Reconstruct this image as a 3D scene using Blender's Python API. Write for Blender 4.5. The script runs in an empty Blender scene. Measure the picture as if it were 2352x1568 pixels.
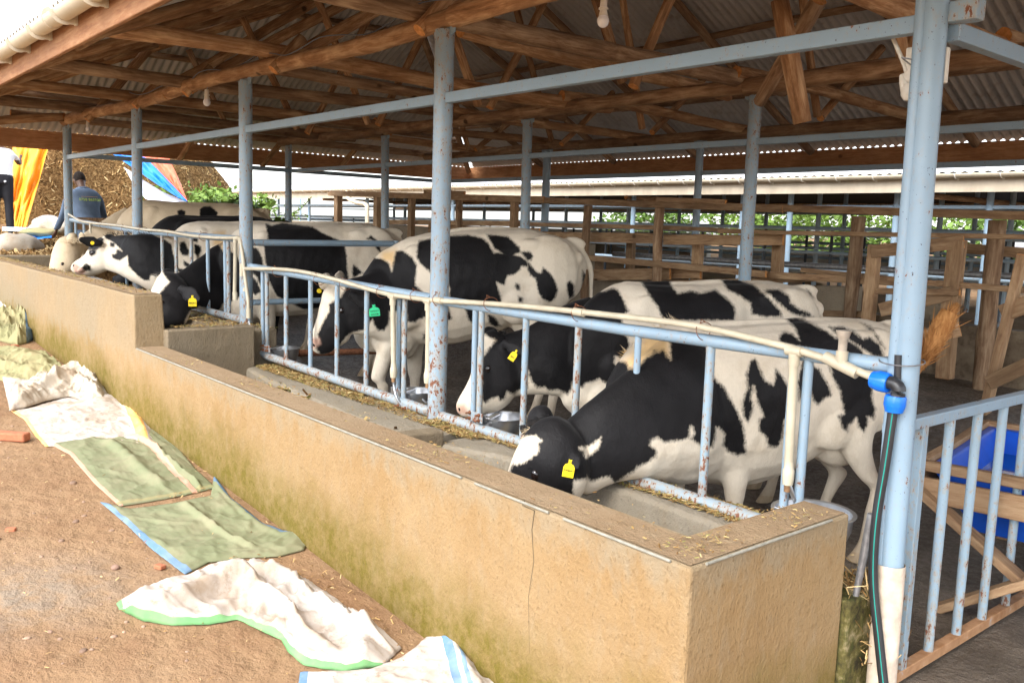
import bpy, bmesh, math, random
import numpy as np
from mathutils import Vector, Matrix, noise as mn
random.seed(7); rng = np.random.RandomState(7)
C = bpy.context.scene.collection
PI = math.pi
# ------------------------------------------------------------ camera, light
CAM = Vector((1.57755, -3.20923, 1.27965)); YAW, PIT, ROL, FPX = 0.87462, 0.12776, 0.032823, 2029.21
_f = Vector((-math.sin(YAW)*math.cos(PIT), math.cos(YAW)*math.cos(PIT), -math.sin(PIT)))
_r = Vector((math.cos(YAW), math.sin(YAW), 0)); _u = _r.cross(_f)
CR = math.cos(ROL)*_r + math.sin(ROL)*_u; CU = math.cos(ROL)*_u - math.sin(ROL)*_r; CF = _f
cam = bpy.data.cameras.new('camera'); co = bpy.data.objects.new('camera', cam); C.objects.link(co)
m = Matrix((CR, CU, -CF)).transposed().to_4x4(); m.translation = CAM; co.matrix_world = m
cam.sensor_width = 36; cam.lens = FPX/2352*36; cam.clip_start = 0.05; cam.clip_end = 1500
bpy.context.scene.camera = co
SUN_EL, SUN_AZ = math.radians(46), math.radians(166)     # azimuth measured from +Y clockwise
w = bpy.data.worlds.new('World'); bpy.context.scene.world = w; w.use_nodes = True
nt = w.node_tree; nt.nodes.clear()
sky = nt.nodes.new('ShaderNodeTexSky'); sky.sky_type = 'NISHITA'; sky.sun_disc = False
sky.sun_elevation = SUN_EL; sky.sun_rotation = SUN_AZ; sky.air_density = 1.0; sky.dust_density = 2.0; sky.ozone_density = 1.0
hs = nt.nodes.new('ShaderNodeHueSaturation'); hs.inputs['Saturation'].default_value = 0.35
bg = nt.nodes.new('ShaderNodeBackground'); bg.inputs[1].default_value = 0.15
wo = nt.nodes.new('ShaderNodeOutputWorld')
nt.links.new(sky.outputs[0], hs.inputs['Color']); nt.links.new(hs.outputs[0], bg.inputs[0]); nt.links.new(bg.outputs[0], wo.inputs[0])
sl = bpy.data.lights.new('sun', 'SUN'); sl.energy = .5; sl.angle = math.radians(24); sl.color = (1, .95, .87)
so = bpy.data.objects.new('sun', sl); C.objects.link(so)
sd = Vector((math.sin(SUN_AZ)*math.cos(SUN_EL), math.cos(SUN_AZ)*math.cos(SUN_EL), math.sin(SUN_EL)))
so.rotation_euler = sd.to_track_quat('Z', 'Y').to_euler()
vs = bpy.context.scene.view_settings; vs.view_transform = 'Standard'; vs.look = 'None'; vs.gamma = 1; vs.exposure = 2.2

# ------------------------------------------------------------ photo geometry: a pixel read as a point on a known real plane
def ray(px, py): return (CF + CR*((px-1176)/FPX) - CU*((py-784)/FPX))
def onY(px, py, y=0.0): d = ray(px, py); t = (y-CAM.y)/d.y; return CAM + d*t
def onX(px, py, x): d = ray(px, py); t = (x-CAM.x)/d.x; return CAM + d*t
def onZ(px, py, z): d = ray(px, py); t = (z-CAM.z)/d.z; return CAM + d*t
G0, G1 = -0.60, -0.055
def onG(px, py, up=0.0):
    d = ray(px, py); t = (G0+G1*CAM.x+up-CAM.z)/(d.z-G1*d.x); return CAM + d*t
def gz(x): return G0 + G1*max(x, -11.5)

# ------------------------------------------------------------ objects
def thing(name, label, cat, loc=(0, 0, 0), group=None):
    o = bpy.data.objects.new(name, None); C.objects.link(o); o.location = loc; o.empty_display_size = .1
    o['label'] = label; o['category'] = cat
    if group: o['group'] = group
    return o
def wloc(o):
    v = Vector(o.location)
    while o.parent: o = o.parent; v += Vector(o.location)
    return v
def tag(o, label, cat, group=None):
    o['label'] = label; o['category'] = cat
    if group: o['group'] = group
    return o
def smooth_path(P, n=4):
    out = []
    for i in range(len(P)-1):
        p0, p1, p2, p3 = P[max(i-1, 0)], P[i], P[i+1], P[min(i+2, len(P)-1)]
        for j in range(n):
            t = j/n; out.append(.5*((2*p1)+(p2-p0)*t+(2*p0-5*p1+4*p2-p3)*t*t+(3*p1-p0-3*p2+p3)*t**3))
    return out+[P[-1]]
class MB:
    def __init__(s): s.v = []; s.f = []; s.mi = []
    def add(s, vs, fs, mi=0):
        b = len(s.v); s.v += [tuple(v) for v in vs]; s.f += [tuple(b+i for i in f) for f in fs]; s.mi += [mi]*len(fs)
    def box(s, c, size, rz=0.0, mi=0, tilt=None):
        hx, hy, hz = size[0]/2, size[1]/2, size[2]/2; M = Matrix.Rotation(rz, 3, 'Z')
        if tilt is not None: M = tilt @ M
        P = [Vector(c)+M@Vector((x, y, z)) for z in (-hz, hz) for x, y in ((-hx, -hy), (hx, -hy), (hx, hy), (-hx, hy))]
        s.add(P, [(3, 2, 1, 0), (4, 5, 6, 7), (0, 1, 5, 4), (1, 2, 6, 5), (2, 3, 7, 6), (3, 0, 4, 7)], mi)
    def tube(s, pts, r, n=12, mi=0, cap=True, flat=1.0):
        pts = [Vector(p) for p in pts]; N = len(pts); rr = r if hasattr(r, '__len__') else [r]*N
        ref = Vector((0, 0, 1)) if abs((pts[-1]-pts[0]).normalized().z) < .9 else Vector((0, 1, 0))
        rings = []
        for i, p in enumerate(pts):
            t = (pts[min(i+1, N-1)]-pts[max(i-1, 0)]).normalized()
            a = t.cross(ref).normalized(); b = a.cross(t).normalized(); 
            rings.append([p+a*math.cos(k*2*PI/n)*rr[i]+b*math.sin(k*2*PI/n)*rr[i]*flat for k in range(n)])
        fs = [(i*n+k, i*n+(k+1) % n, (i+1)*n+(k+1) % n, (i+1)*n+k) for i in range(N-1) for k in range(n)]
        if cap: fs += [tuple(range(n-1, -1, -1)), tuple((N-1)*n+k for k in range(n))]
        s.add([v for R in rings for v in R], fs, mi)
    def lathe(s, prof, c, n=24, mi=0, axis=None):
        M = axis if axis is not None else Matrix.Identity(3); P = []
        for r, z in prof:
            for k in range(n): P.append(Vector(c)+M@Vector((r*math.cos(k*2*PI/n), r*math.sin(k*2*PI/n), z)))
        s.add(P, [(i*n+k, i*n+(k+1) % n, (i+1)*n+(k+1) % n, (i+1)*n+k) for i in range(len(prof)-1) for k in range(n)], mi)
    def build(s, name, mat, parent=None, smooth=False, bevel=0, kind=None):
        me = bpy.data.meshes.new(name); L = wloc(parent) if parent else Vector((0, 0, 0))
        me.from_pydata([(v[0]-L.x, v[1]-L.y, v[2]-L.z) for v in s.v], [], s.f)
        for m_ in (mat if isinstance(mat, (list, tuple)) else [mat]): me.materials.append(m_)
        me.polygons.foreach_set('material_index', s.mi)
        if smooth: me.polygons.foreach_set('use_smooth', [True]*len(me.polygons))
        me.update(); bm = bmesh.new(); bm.from_mesh(me); bmesh.ops.recalc_face_normals(bm, faces=bm.faces); bm.to_mesh(me); bm.free()
        o = bpy.data.objects.new(name, me); C.objects.link(o)
        if parent: o.parent = parent
        if smooth and smooth != 'all':
            md = o.modifiers.new('e', 'EDGE_SPLIT'); md.split_angle = math.radians(40)
        if bevel:
            md = o.modifiers.new('b', 'BEVEL'); md.width = bevel; md.segments = 2; md.limit_method = 'ANGLE'
        if kind: o['kind'] = kind
        return o
def pipe(name, pts, r, mat, parent, n=14): b = MB(); b.tube(pts, r, n); return b.build(name, mat, parent, smooth=True)
def axis_obj(name, me_fn, p0, p1, mat, parent, roll=0.0):
    """mesh built along local +Z, so grain follows the piece"""
    p0, p1 = Vector(p0), Vector(p1); d = p1-p0; me = me_fn(d.length)
    for m_ in (mat if isinstance(mat, (list, tuple)) else [mat]): me.materials.append(m_)
    o = bpy.data.objects.new(name, me); C.objects.link(o); o.parent = parent
    M = d.to_track_quat('Z', 'Y').to_matrix().to_4x4() @ Matrix.Rotation(roll, 4, 'Z'); M.translation = p0-(wloc(parent) if parent else Vector((0, 0, 0)))
    o.matrix_basis = M; return o
def log(name, p0, p1, r, parent, mat=None, n=14):
    seed = random.random()*99
    def mk(L):
        ns = max(5, int(L/.16)); vs = []; bx, by = random.uniform(-.018, .018)*L/3, random.uniform(-.018, .018)*L/3
        ta = random.uniform(.88, 1.0), random.uniform(.95, 1.08)
        for i in range(ns+1):
            t = i/ns; R = r*(ta[0]+(ta[1]-ta[0])*t); z = L*t
            for k in range(n):
                a = k*2*PI/n; e = 1+.16*mn.noise(Vector((math.cos(a)*1.3, math.sin(a)*1.3, z*2.2+seed)))+.07*mn.noise(Vector((math.cos(a)*5, math.sin(a)*5, z*6+seed)))
                vs.append((math.cos(a)*R*e+bx*math.sin(PI*t)*1.5, math.sin(a)*R*e+by*math.sin(2*PI*t), z))
        fs = [(i*n+k, i*n+(k+1) % n, (i+1)*n+(k+1) % n, (i+1)*n+k) for i in range(ns) for k in range(n)]
        nf = len(fs); fs += [tuple(range(n-1, -1, -1)), tuple(ns*n+k for k in range(n))]
        me = bpy.data.meshes.new(name); me.from_pydata(vs, [], fs)
        me.polygons.foreach_set('material_index', [0]*nf+[1, 1]); me.polygons.foreach_set('use_smooth', [True]*nf+[False]*2); return me
    return axis_obj(name, mk, p0, p1, [mat or M_LOG, M_ENDGRAIN], parent)
def plank(name, p0, p1, wd, th, parent, mat=None, roll=0.0):
    def mk(L):
        vs = []; ns = max(2, int(L/.5)); jit = random.uniform(-.01, .01)
        for i in range(ns+1):
            z = L*i/ns; o_ = jit*math.sin(PI*i/ns)
            for x, y in ((-wd/2, -th/2), (wd/2, -th/2), (wd/2, th/2), (-wd/2, th/2)): vs.append((x+o_, y, z))
        fs = [(i*4+k, i*4+(k+1) % 4, (i+1)*4+(k+1) % 4, (i+1)*4+k) for i in range(ns) for k in range(4)]
        nf = len(fs); fs += [(3, 2, 1, 0), tuple(ns*4+k for k in range(4))]
        me = bpy.data.meshes.new(name); me.from_pydata(vs, [], fs); me.polygons.foreach_set('material_index', [0]*nf+[1, 1]); return me
    o = axis_obj(name, mk, p0, p1, [mat or M_PLANK, M_ENDGRAIN], parent, roll)
    md = o.modifiers.new('b', 'BEVEL'); md.width = .004; md.segments = 1; return o

# ------------------------------------------------------------ materials
class NM:
    def __init__(s, name, rough=.8, spec=.3, coord='Object'):
        s.m = bpy.data.materials.new(name); s.m.use_nodes = True; s.t = s.m.node_tree; s.b = s.t.nodes['Principled BSDF']
        s.b.inputs['Roughness'].default_value = rough; s.b.inputs['Specular IOR Level'].default_value = spec
        s.tc = s.n('ShaderNodeTexCoord'); s.co = s.tc.outputs[coord]
    def n(s, t): return s.t.nodes.new(t)
    def l(s, a, b): s.t.links.new(a, b)
    def setc(s, v): s.l(v, s.b.inputs['Base Color']); return s
    def inp(s, sock, v):
        if isinstance(v, bpy.types.NodeSocket): s.l(v, sock)
        elif isinstance(v, (tuple, list)): sock.default_value = (*v, 1) if len(v) == 3 and sock.type == 'RGBA' else v
        else: sock.default_value = v
    def map(s, sc=(1, 1, 1), loc=(0, 0, 0), rot=(0, 0, 0), src=None):
        m_ = s.n('ShaderNodeMapping'); s.l(src or s.co, m_.inputs[0]); m_.inputs['Scale'].default_value = sc; m_.inputs['Location'].default_value = loc; m_.inputs['Rotation'].default_value = rot; return m_.outputs[0]
    def noise(s, scale=5, det=4, rough=.55, src=None, dist=0, col=False):
        n_ = s.n('ShaderNodeTexNoise'); s.l(src or s.co, n_.inputs['Vector']); n_.inputs['Scale'].default_value = scale; n_.inputs['Detail'].default_value = det
        n_.inputs['Roughness'].default_value = rough; n_.inputs['Distortion'].default_value = dist; return n_.outputs[1 if col else 0]
    def vor(s, scale=5, src=None, feat='F1', out=0):
        n_ = s.n('ShaderNodeTexVoronoi'); s.l(src or s.co, n_.inputs['Vector']); n_.inputs['Scale'].default_value = scale; n_.feature = feat; return n_.outputs[out]
    def ramp(s, fac, stops, interp='LINEAR'):
        r_ = s.n('ShaderNodeValToRGB'); s.l(fac, r_.inputs[0]); e = r_.color_ramp.elements; r_.color_ramp.interpolation = interp
        while len(e) < len(stops): e.new(.5)
        for i, (p, c) in enumerate(stops): e[i].position = p; e[i].color = (c, c, c, 1) if not hasattr(c, '__len__') else (*c, 1)
        return r_.outputs[0]
    def mix(s, f, a, b, mode='MIX'):
        m_ = s.n('ShaderNodeMix'); m_.data_type = 'RGBA'; m_.blend_type = mode; s.inp(m_.inputs[0], f); s.inp(m_.inputs[6], a); s.inp(m_.inputs[7], b); return m_.outputs[2]
    def math(s, op, a, b=0.0, c=0.0):
        m_ = s.n('ShaderNodeMath'); m_.operation = op
        for i, v in enumerate((a, b, c)): s.inp(m_.inputs[i], v)
        return m_.outputs[0]
    def sep(s, src=None): n_ = s.n('ShaderNodeSeparateXYZ'); s.l(src or s.co, n_.inputs[0]); return n_.outputs
    def rnd(s): return s.n('ShaderNodeObjectInfo').outputs['Random']
    def bump(s, h, st=.3, d=.01):
        b_ = s.n('ShaderNodeBump'); b_.inputs['Strength'].default_value = st; b_.inputs['Distance'].default_value = d; s.l(h, b_.inputs['Height'])
        if s.b.inputs['Normal'].links: s.l(s.b.inputs['Normal'].links[0].from_socket, b_.inputs['Normal'])
        s.l(b_.outputs[0], s.b.inputs['Normal']); return s
    def attr(s, name): a = s.n('ShaderNodeAttribute'); a.attribute_name = name; return a
def flat(name, c, rough=.6, spec=.4, var=.12, scale=12, metal=0):
    k = NM(name, rough, spec); n_ = k.noise(scale, 5); k.setc(k.mix(k.ramp(n_, [(.3, 0.), (.7, 1.)]), tuple(x*(1-var) for x in c), tuple(min(1, x*(1+var)) for x in c)))
    k.b.inputs['Metallic'].default_value = metal; k.bump(n_, .15, .004); return k.m
def wood(name, dark, mid, light, st=8.0, lz=.7, rough=.75):
    k = NM(name, rough, .25); r_ = k.rnd(); off = k.n('ShaderNodeCombineXYZ')
    for i in range(3): k.l(k.math('MULTIPLY', r_, 37.0+i*11), off.inputs[i])
    va = k.n('ShaderNodeVectorMath'); va.operation = 'ADD'; k.l(k.co, va.inputs[0]); k.l(off.outputs[0], va.inputs[1])
    s1 = k.noise(st*3.2, 6, .68, k.map((1, 1, .10), src=va.outputs[0]), .5); s0 = k.noise(st*1.1, 5, .6, k.map((1, 1, .3), src=va.outputs[0]), .8); s1 = k.math('MULTIPLY_ADD', s0, .45, k.math('MULTIPLY', s1, .55)); s2 = k.noise(3, 3, .5, k.map((1, 1, .8), src=va.outputs[0]), .3)
    c = k.ramp(s1, [(.36, dark), (.48, mid), (.60, light)]); c = k.mix(k.ramp(s2, [(.35, 0.), (.65, .55)]), c, tuple(x*.62 for x in mid))
    kn = k.vor(2.2, k.map((1, 1, .8), src=va.outputs[0])); c = k.mix(k.ramp(kn, [(.05, .85), (.09, 0.)]), c, tuple(x*.3 for x in dark))
    hv = k.n('ShaderNodeHueSaturation'); k.l(c, hv.inputs['Color']); k.l(k.math('MULTIPLY_ADD', r_, .5, .75), hv.inputs['Value']); k.setc(hv.outputs[0])
    k.bump(s1, .9, .012); return k.m
M_LOG = wood('log_wood', (.15, .07, .032), (.37, .20, .098), (.64, .43, .25), 9, .5)
M_LOG_WORN = wood('worn_log_wood', (.12, .065, .035), (.29, .175, .10), (.50, .35, .22), 9, .5)
M_PLANK = wood('plank_wood', (.20, .11, .06), (.36, .22, .12), (.50, .34, .20), 12, .6)
M_FASCIA = wood('fascia_wood', (.30, .13, .06), (.42, .2, .09), (.52, .28, .14), 14, .4)
k = NM('endgrain', .8, .2); n1 = k.noise(30, 4); k.setc(k.ramp(n1, [(.3, (.42, .17, .05)), (.7, (.75, .36, .13))])); M_ENDGRAIN = k.m
def paint(name, base, rustz=(-.2, .5), chips=.60, dirt=.5):
    """pale blue paint over steel: small dark and rusty chips, tan dirt low down"""
    k = NM(name, .36, .45); n1 = k.noise(48, 6, .7, k.map((1, 1, .5))); n2 = k.noise(110, 3, .6, k.map((1, 1, .7))); n3 = k.noise(5, 5, .6); n4 = k.noise(9, 3, .5)
    c = k.mix(k.ramp(n3, [(.3, 0.), (.75, 1.)]), tuple(x*.88 for x in base), base)
    z = k.sep()[2]; low = k.n('ShaderNodeMapRange'); k.l(z, low.inputs[0]); low.inputs[1].default_value = rustz[0]; low.inputs[2].default_value = rustz[1]; low.inputs[3].default_value = .10; low.inputs[4].default_value = 0
    a = k.math('ADD', k.math('ADD', n1, low.outputs[0]), k.math('MULTIPLY_ADD', n4, .30, -.15)); rust = k.mix(n2, (.10, .035, .02), (.27, .11, .06))
    c = k.mix(k.math('MULTIPLY', k.ramp(a, [(chips-.14, 0.), (chips+.02, 1.)]), dirt), c, (.37, .30, .21)); msk = k.ramp(a, [(chips, 0.), (chips+.015, 1.)]); c = k.mix(msk, c, rust)
    ch = k.ramp(k.math('ADD', n2, k.math('MULTIPLY_ADD', n4, .16, -.08)), [(.69, 0.), (.71, 1.)]); c = k.mix(ch, c, (.04, .03, .035)); k.setc(c)
    k.l(k.ramp(msk, [(0, .34), (1, .85)]), k.b.inputs['Roughness']); k.bump(k.math('SUBTRACT', 0., msk), .35, .002); k.bump(n2, .08, .002); return k.m
M_PAINT = paint('blue_grey_paint', (.28, .39, .49), chips=.66)
M_PAINT_TOP = paint('clean_blue_paint', (.27, .385, .49), rustz=(-5, -4), chips=.67, dirt=.3)
M_PAINT_RUSTY = paint('rusty_blue_paint', (.28, .39, .48), rustz=(-.1, .6), chips=.62, dirt=.8)
M_PAINT_BADLY = paint('flaking_blue_paint', (.31, .39, .45), rustz=(-3, -2), chips=.58, dirt=.9)
M_PVC = flat('cream_pvc', (.52, .46, .34), .35, .5, .14, 9); M_PVCW = flat('white_pvc', (.74, .68, .6), .5, .4, .16, 14)
M_STEEL = flat('stainless_steel', (.55, .56, .58), .28, .5, .1, 6, metal=.9); M_GREYMETAL = flat('dull_metal', (.3, .3, .31), .45, .5, .3, 25, metal=.6)
M_BLACKP = flat('black_plastic', (.025, .026, .03), .35, .5, .2, 20); M_BLUEP = flat('blue_plastic', (.01, .17, .75), .32, .5, .12, 8)
M_GREENL = flat('green_line', (.02, .28, .24), .5, .3); M_GUTTER = flat('cream_gutter', (.55, .48, .36), .5, .4, .1, 5); M_WHITEP = flat('white_plastic', (.72, .68, .6), .4, .4, .1, 30)
M_RUST = flat('rust', (.22, .09, .045), .8, .3, .4, 40)
k = NM('corrugated_steel', .5, .45); n1 = k.noise(1.3, 5, .6); n2 = k.noise(9, 4, .6, k.map((.3, 1, 1)))
c = k.ramp(n1, [(.3, (.46, .44, .42)), (.7, (.62, .60, .58))]); c = k.mix(k.ramp(n2, [(.55, 0.), (.75, .6)]), c, (.30, .22, .16)); k.setc(c); k.b.inputs['Metallic'].default_value = .15; M_TIN = k.m
k = NM('pale_sheet_steel', .45, .5); n1 = k.noise(1.2, 4); k.setc(k.ramp(n1, [(.3, (.66, .66, .66)), (.7, (.8, .8, .79))])); M_TINLIGHT = k.m
k = NM('pale_fascia', .7, .3); n1 = k.noise(4, 5, .6, k.map((1, 1, .4))); k.setc(k.ramp(n1, [(.3, (.42, .36, .27)), (.7, (.56, .49, .38))])); M_PALEFASCIA = k.m
# ------------------------------------------------------------ ground and floor
k = NM('dirt', .95, .15); n1 = k.noise(.9, 6, .6); n2 = k.noise(7, 6, .65); n3 = k.noise(60, 4, .7); vv = k.vor(38)
c = k.ramp(n1, [(.3, (.235, .135, .07)), (.5, (.28, .175, .095)), (.72, (.33, .22, .13))]); c = k.mix(k.ramp(n2, [(.42, 0.), (.75, .6)]), c, (.22, .12, .065))
px, py_, pz = k.sep()
gm = k.n('ShaderNodeVectorMath'); gm.operation = 'DISTANCE'; k.l(k.map((1, .8, 0)), gm.inputs[0]); gp_ = onG(60, 1370); gm.inputs[1].default_value = (gp_.x, gp_.y*.8, 0)
c = k.mix(k.math('MULTIPLY', k.ramp(gm.outputs['Value'], [(.0, .75), (.55, 0.)]), k.ramp(n2, [(.4, .2), (.55, 1.)])), c, (.27, .23, .18))
c = k.mix(k.ramp(n3, [(.60, 0.), (.72, .55)]), c, (.46, .33, .21)); c = k.mix(k.ramp(vv, [(.08, .45), (.14, 0.)]), c, (.22, .15, .11)); k.setc(c)
k.bump(n2, .9, .04); k.bump(n3, .8, .008); k.bump(k.vor(9), .35, .03); M_DIRT = k.m
def sheet(name, xs, ys, fz, mat):
    vs = [(x, y, fz(x, y)) for y in ys for x in xs]; n = len(xs)
    me = bpy.data.meshes.new(name); me.from_pydata(vs, [], [(j*n+i, j*n+i+1, (j+1)*n+i+1, (j+1)*n+i) for j in range(len(ys)-1) for i in range(n-1)])
    me.materials.append(mat); me.polygons.foreach_set('use_smooth', [True]*len(me.polygons)); o = bpy.data.objects.new(name, me); C.objects.link(o); o['kind'] = 'structure'; return o
def floor_z(x, y): 
    t = min(1, max(0, (y-2.5)/1.6)); t = t*t*(3-2*t); base = -.50 - .030*max(-8, min(0, x)) - .03*min(1, max(0, x)); return base*(1-t)+(-.06-.03*max(-14, min(3, x))-.0)*t
def ground_z(x, y):
    z = gz(x); 
    if x < -11.5: z = gz(-11.5)+min(1.0, (-11.5-x)*.14)
    if y < -1.15 and x > -11: z += .012*mn.noise(Vector((x*1.7, y*1.7, 0)))+.02*mn.noise(Vector((x*.6, y*.6, 3)))
    return z - (.05 if (-11.5 < x < .02 and y > -1.0) else 0) - (.25 if (-11.3 < x < .0 and -.9 < y < 8) else 0)
def rng_(a, b, s): return [a+(b-a)*i/max(1, round((b-a)/s)) for i in range(round((b-a)/s)+1)]
xs = [-400, -120, -60, -40]+rng_(-30, -12, .8)+rng_(-11.6, 3.5, .12)+[5, 9, 20, 60, 200, 400]
ys = [-400, -100, -30, -12, -8, -6]+rng_(-5, -1.2, .10)+rng_(-1, 12, .5)+[15, 20, 30, 60, 150, 400]
sheet('ground', xs, ys, ground_z, M_DIRT)
k = NM('wet_floor', .30, .4); n1 = k.noise(3, 6, .65); n2 = k.noise(26, 5, .7); c = k.ramp(n1, [(.35, (.085, .067, .05)), (.6, (.16, .13, .10)), (.75, (.25, .20, .15))]); k.setc(c)
k.l(k.ramp(n2, [(.35, .25), (.6, .75)]), k.b.inputs['Roughness']); k.bump(n2, .8, .03); k.bump(n1, .4, .04); M_WET = k.m
sheet('barn_floor', rng_(-12.4, 2.4, .4), rng_(.12, 9.5, .3), lambda x, y: floor_z(x, y), M_WET)
# ------------------------------------------------------------ plaster and concrete
def plaster(name, mossy=True, c1=(.285, .18, .082), c2=(.33, .232, .125)):
    k = NM(name, .92, .15); n1 = k.noise(1.6, 5, .6); n2 = k.noise(9, 6, .6, k.map((1, 1, .6))); n3 = k.noise(75, 5, .7, k.map((1, 1, .6))); n4 = k.noise(18, 5, .65, k.map((1, 1, .4)))
    c = k.ramp(n1, [(.3, c1), (.7, c2)]); c = k.mix(k.ramp(n2, [(.45, 0.), (.7, .5)]), c, tuple(x*.88 for x in c1))
    c = k.mix(k.ramp(n4, [(.5, 0.), (.75, .5)]), c, (.32, .25, .16))
    X, Y, Z = k.sep()
    if mossy:
        h = k.math('SUBTRACT', Z, k.math('MULTIPLY_ADD', X, G1, G0)); h = k.math('ADD', h, k.math('MULTIPLY_ADD', n3, .14, -.07)); h = k.math('ADD', h, k.math('MULTIPLY_ADD', n1, .6, -.30)); h = k.math('ADD', h, k.math('MULTIPLY_ADD', n2, .16, -.08))
        mo = k.mix(n3, (.085, .068, .010), (.20, .15, .03)); mm = k.ramp(h, [(.12, 1.), (.44, 0.)]); c = k.mix(k.math('MULTIPLY', mm, k.ramp(k.noise(16, 6, .75, k.map((1, 1, .85))), [(.30, .35), (.6, 1.)])), c, mo)
        top = k.math('SUBTRACT', .26, Z); gm_ = k.math('ADD', top, k.math('MULTIPLY_ADD', n2, .5, -.25)); gr = k.ramp(gm_, [(.02, .75), (.13, 0.)])
        c = k.mix(k.math('MULTIPLY', gr, k.ramp(n1, [(.35, 1.), (.6, .5)])), c, (.27, .225, .155))
    c = k.mix(k.ramp(n3, [(.58, 0.), (.66, .6)]), c, tuple(x*.55 for x in c1)); k.setc(c); k.bump(n3, .9, .010); k.bump(n2, .6, .02); k.bump(k.noise(30, 5, .6), .3, .012); return k.m
M_PLASTER = plaster('tan_plaster'); M_CEM = plaster('trough_cement', False, (.20, .155, .10), (.26, .21, .145)); M_CEMTOP = plaster('smooth_cement_top', False, (.275, .185, .105), (.33, .24, .15))
M_CONC = plaster('old_concrete', False, (.25, .20, .145), (.36, .30, .22))
def slab(name, outline, z0, z1, mat, parent, bev=.012, seg=.25):
    """vertical prism over a plan outline, sides cut finely so the plaster can be uneven"""
    b = MB(); n = len(outline); pts = []
    for i in range(n):
        a, d = Vector(outline[i]), Vector(outline[(i+1) % n]); m_ = max(1, int((d-a).length/seg))
        pts += [a+(d-a)*j/m_ for j in range(m_)]
    N = len(pts); top = [(p.x, p.y, z1) for p in pts]; bot = [(p.x, p.y, z0) for p in pts]
    b.add(bot+top, [(i, (i+1) % N, N+(i+1) % N, N+i) for i in range(N)]+[tuple(range(N-1, -1, -1)), tuple(N+i for i in range(N))])
    return b.build(name, mat, parent, bevel=bev)
# the feed trough: outer wall low at the right, high at the left, a curb on the barn side
tr = thing('feed_trough', 'long tan plastered concrete feed trough with mossy foot running along the front of the cowshed', 'trough', (0, 0, 0))
XE = -5.50
def prof_wall(name, prof, x0, x1, mat, parent, step=.3, wob=.004):
    ns = max(1, int((x1-x0)/step)); b = MB(); n = len(prof)
    vs = []
    for i in range(ns+1):
        x = x0+(x1-x0)*i/ns
        for j, (y, z) in enumerate(prof): vs.append((x, y+wob*mn.noise(Vector((x*1.3, j, z)))*2, z+wob*mn.noise(Vector((x*1.1, j+9, 2)))))
    fs = [(i*n+k_, i*n+(k_+1) % n, (i+1)*n+(k_+1) % n, (i+1)*n+k_) for i in range(ns) for k_ in range(n)]+[tuple(range(n)), tuple(ns*n+k_ for k_ in range(n-1, -1, -1))]
    b.add(vs, fs); return b.build(name, mat, parent, bevel=.012)
slab('low_wall', [(XE, -1.105), (-.05, -1.105), (-.055, -.17), (-.235, -.17), (-.25, -.865), (XE, -.90)], -.95, .262, M_PLASTER, tr)
b = MB(); cp_ = [onY(1228, 1172, -1.1052), onY(1222, 1215, -1.1052), onY(1226, 1290, -1.1052), onY(1214, 1370, -1.1052), onY(1216, 1500, -1.1052)]; b.tube(cp_, [.0022, .0018, .0014, .001, .0005], 5)
b.tube([onY(1228, 1172, -1.1052), onY(1200, 1160, -1.1052), onY(1205, 1150, -1.1052)], .002, 5); b.build('crack', flat('crack_dark', (.09, .07, .045), .95, .1), tr)
M_MOSSY = None
prof_wall('high_front_wall', [(-1.105, -.7), (-1.105, .672), (-.885, .672), (-.86, .2), (-.86, -.5)], -11.6, XE, M_PLASTER, tr)
# smooth brown cement rendered over the tops
for nm, (x0, x1, y0, y1, z) in dict(a=(XE+.01, -.24, -1.09, -.90, .266), b=(-.24, -.065, -1.09, -.185, .2655), c=(-11.6, XE-.012, -1.09, -.9, .676)).items():
    b = MB(); nx = max(1, int((x1-x0)/.4)); V_ = [(x0+(x1-x0)*i/nx, y, z) for i in range(nx+1) for y in (y0, y1)]
    b.add(V_, [(2*i, 2*i+2, 2*i+3, 2*i+1) for i in range(nx)]); b.build('top_screed', M_CEMTOP, tr)
b = MB(); b.tube([(XE+.05, -1.106, .262), (-3.2, -1.108, .261), (-1.23, -1.107, .263)], .005, 8); b.tube([(-1.14, -1.107, .262), (-.70, -1.107, .262)], .005, 8); b.tube([(-.62, -1.107, .262), (-.13, -1.107, .262)], .005, 8)
b.tube([(-.049, -1.03, .262), (-.053, -.3, .262)], .005, 8); b.build('edge_bead', flat('grey_bead', (.26, .25, .21), .8, .2, .2, 30), tr, smooth=True)
# trough bed, partition at the step, curb with the ledge under the rails
prof_wall('trough_bed', [(-.91, -.5), (-.91, -.27), (-.6, -.30), (-.05, -.28), (-.05, -.5)], XE, -.235, M_CEM, tr)
def curb(L, zt, z0):
    b = MB(); V_ = []
    for x, y in L: V_ += [(x, y-.035, z0), (x, y-.012, zt-.02), (x, y+.01, zt-.003), (x, y+.05, zt), (x, .13, zt), (x, .13, z0-.3)]
    n = len(L); b.add(V_, [(6*i+j, 6*i+6+j, 6*i+6+(j+1) % 6, 6*i+(j+1) % 6) for i in range(n-1) for j in range(6)]+[tuple(range(6)), tuple(6*(n-1)+j for j in range(5, -1, -1))]); return b.build('curb', M_CONCL, tr, bevel=.006)
M_CONCL = plaster('grey_concrete', False, (.26, .225, .17), (.34, .30, .235))
curb([(XE, -.20), (-4.9, -.29), (-4.1, -.345), (-3.2, -.385), (-2.62, -.41)], .045, -.4)
curb([(-2.50, -.36), (-2.1, -.22), (-1.7, -.14), (-1.2, -.115), (-.6, -.15), (-.235, -.16)], .045, -.4)
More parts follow.
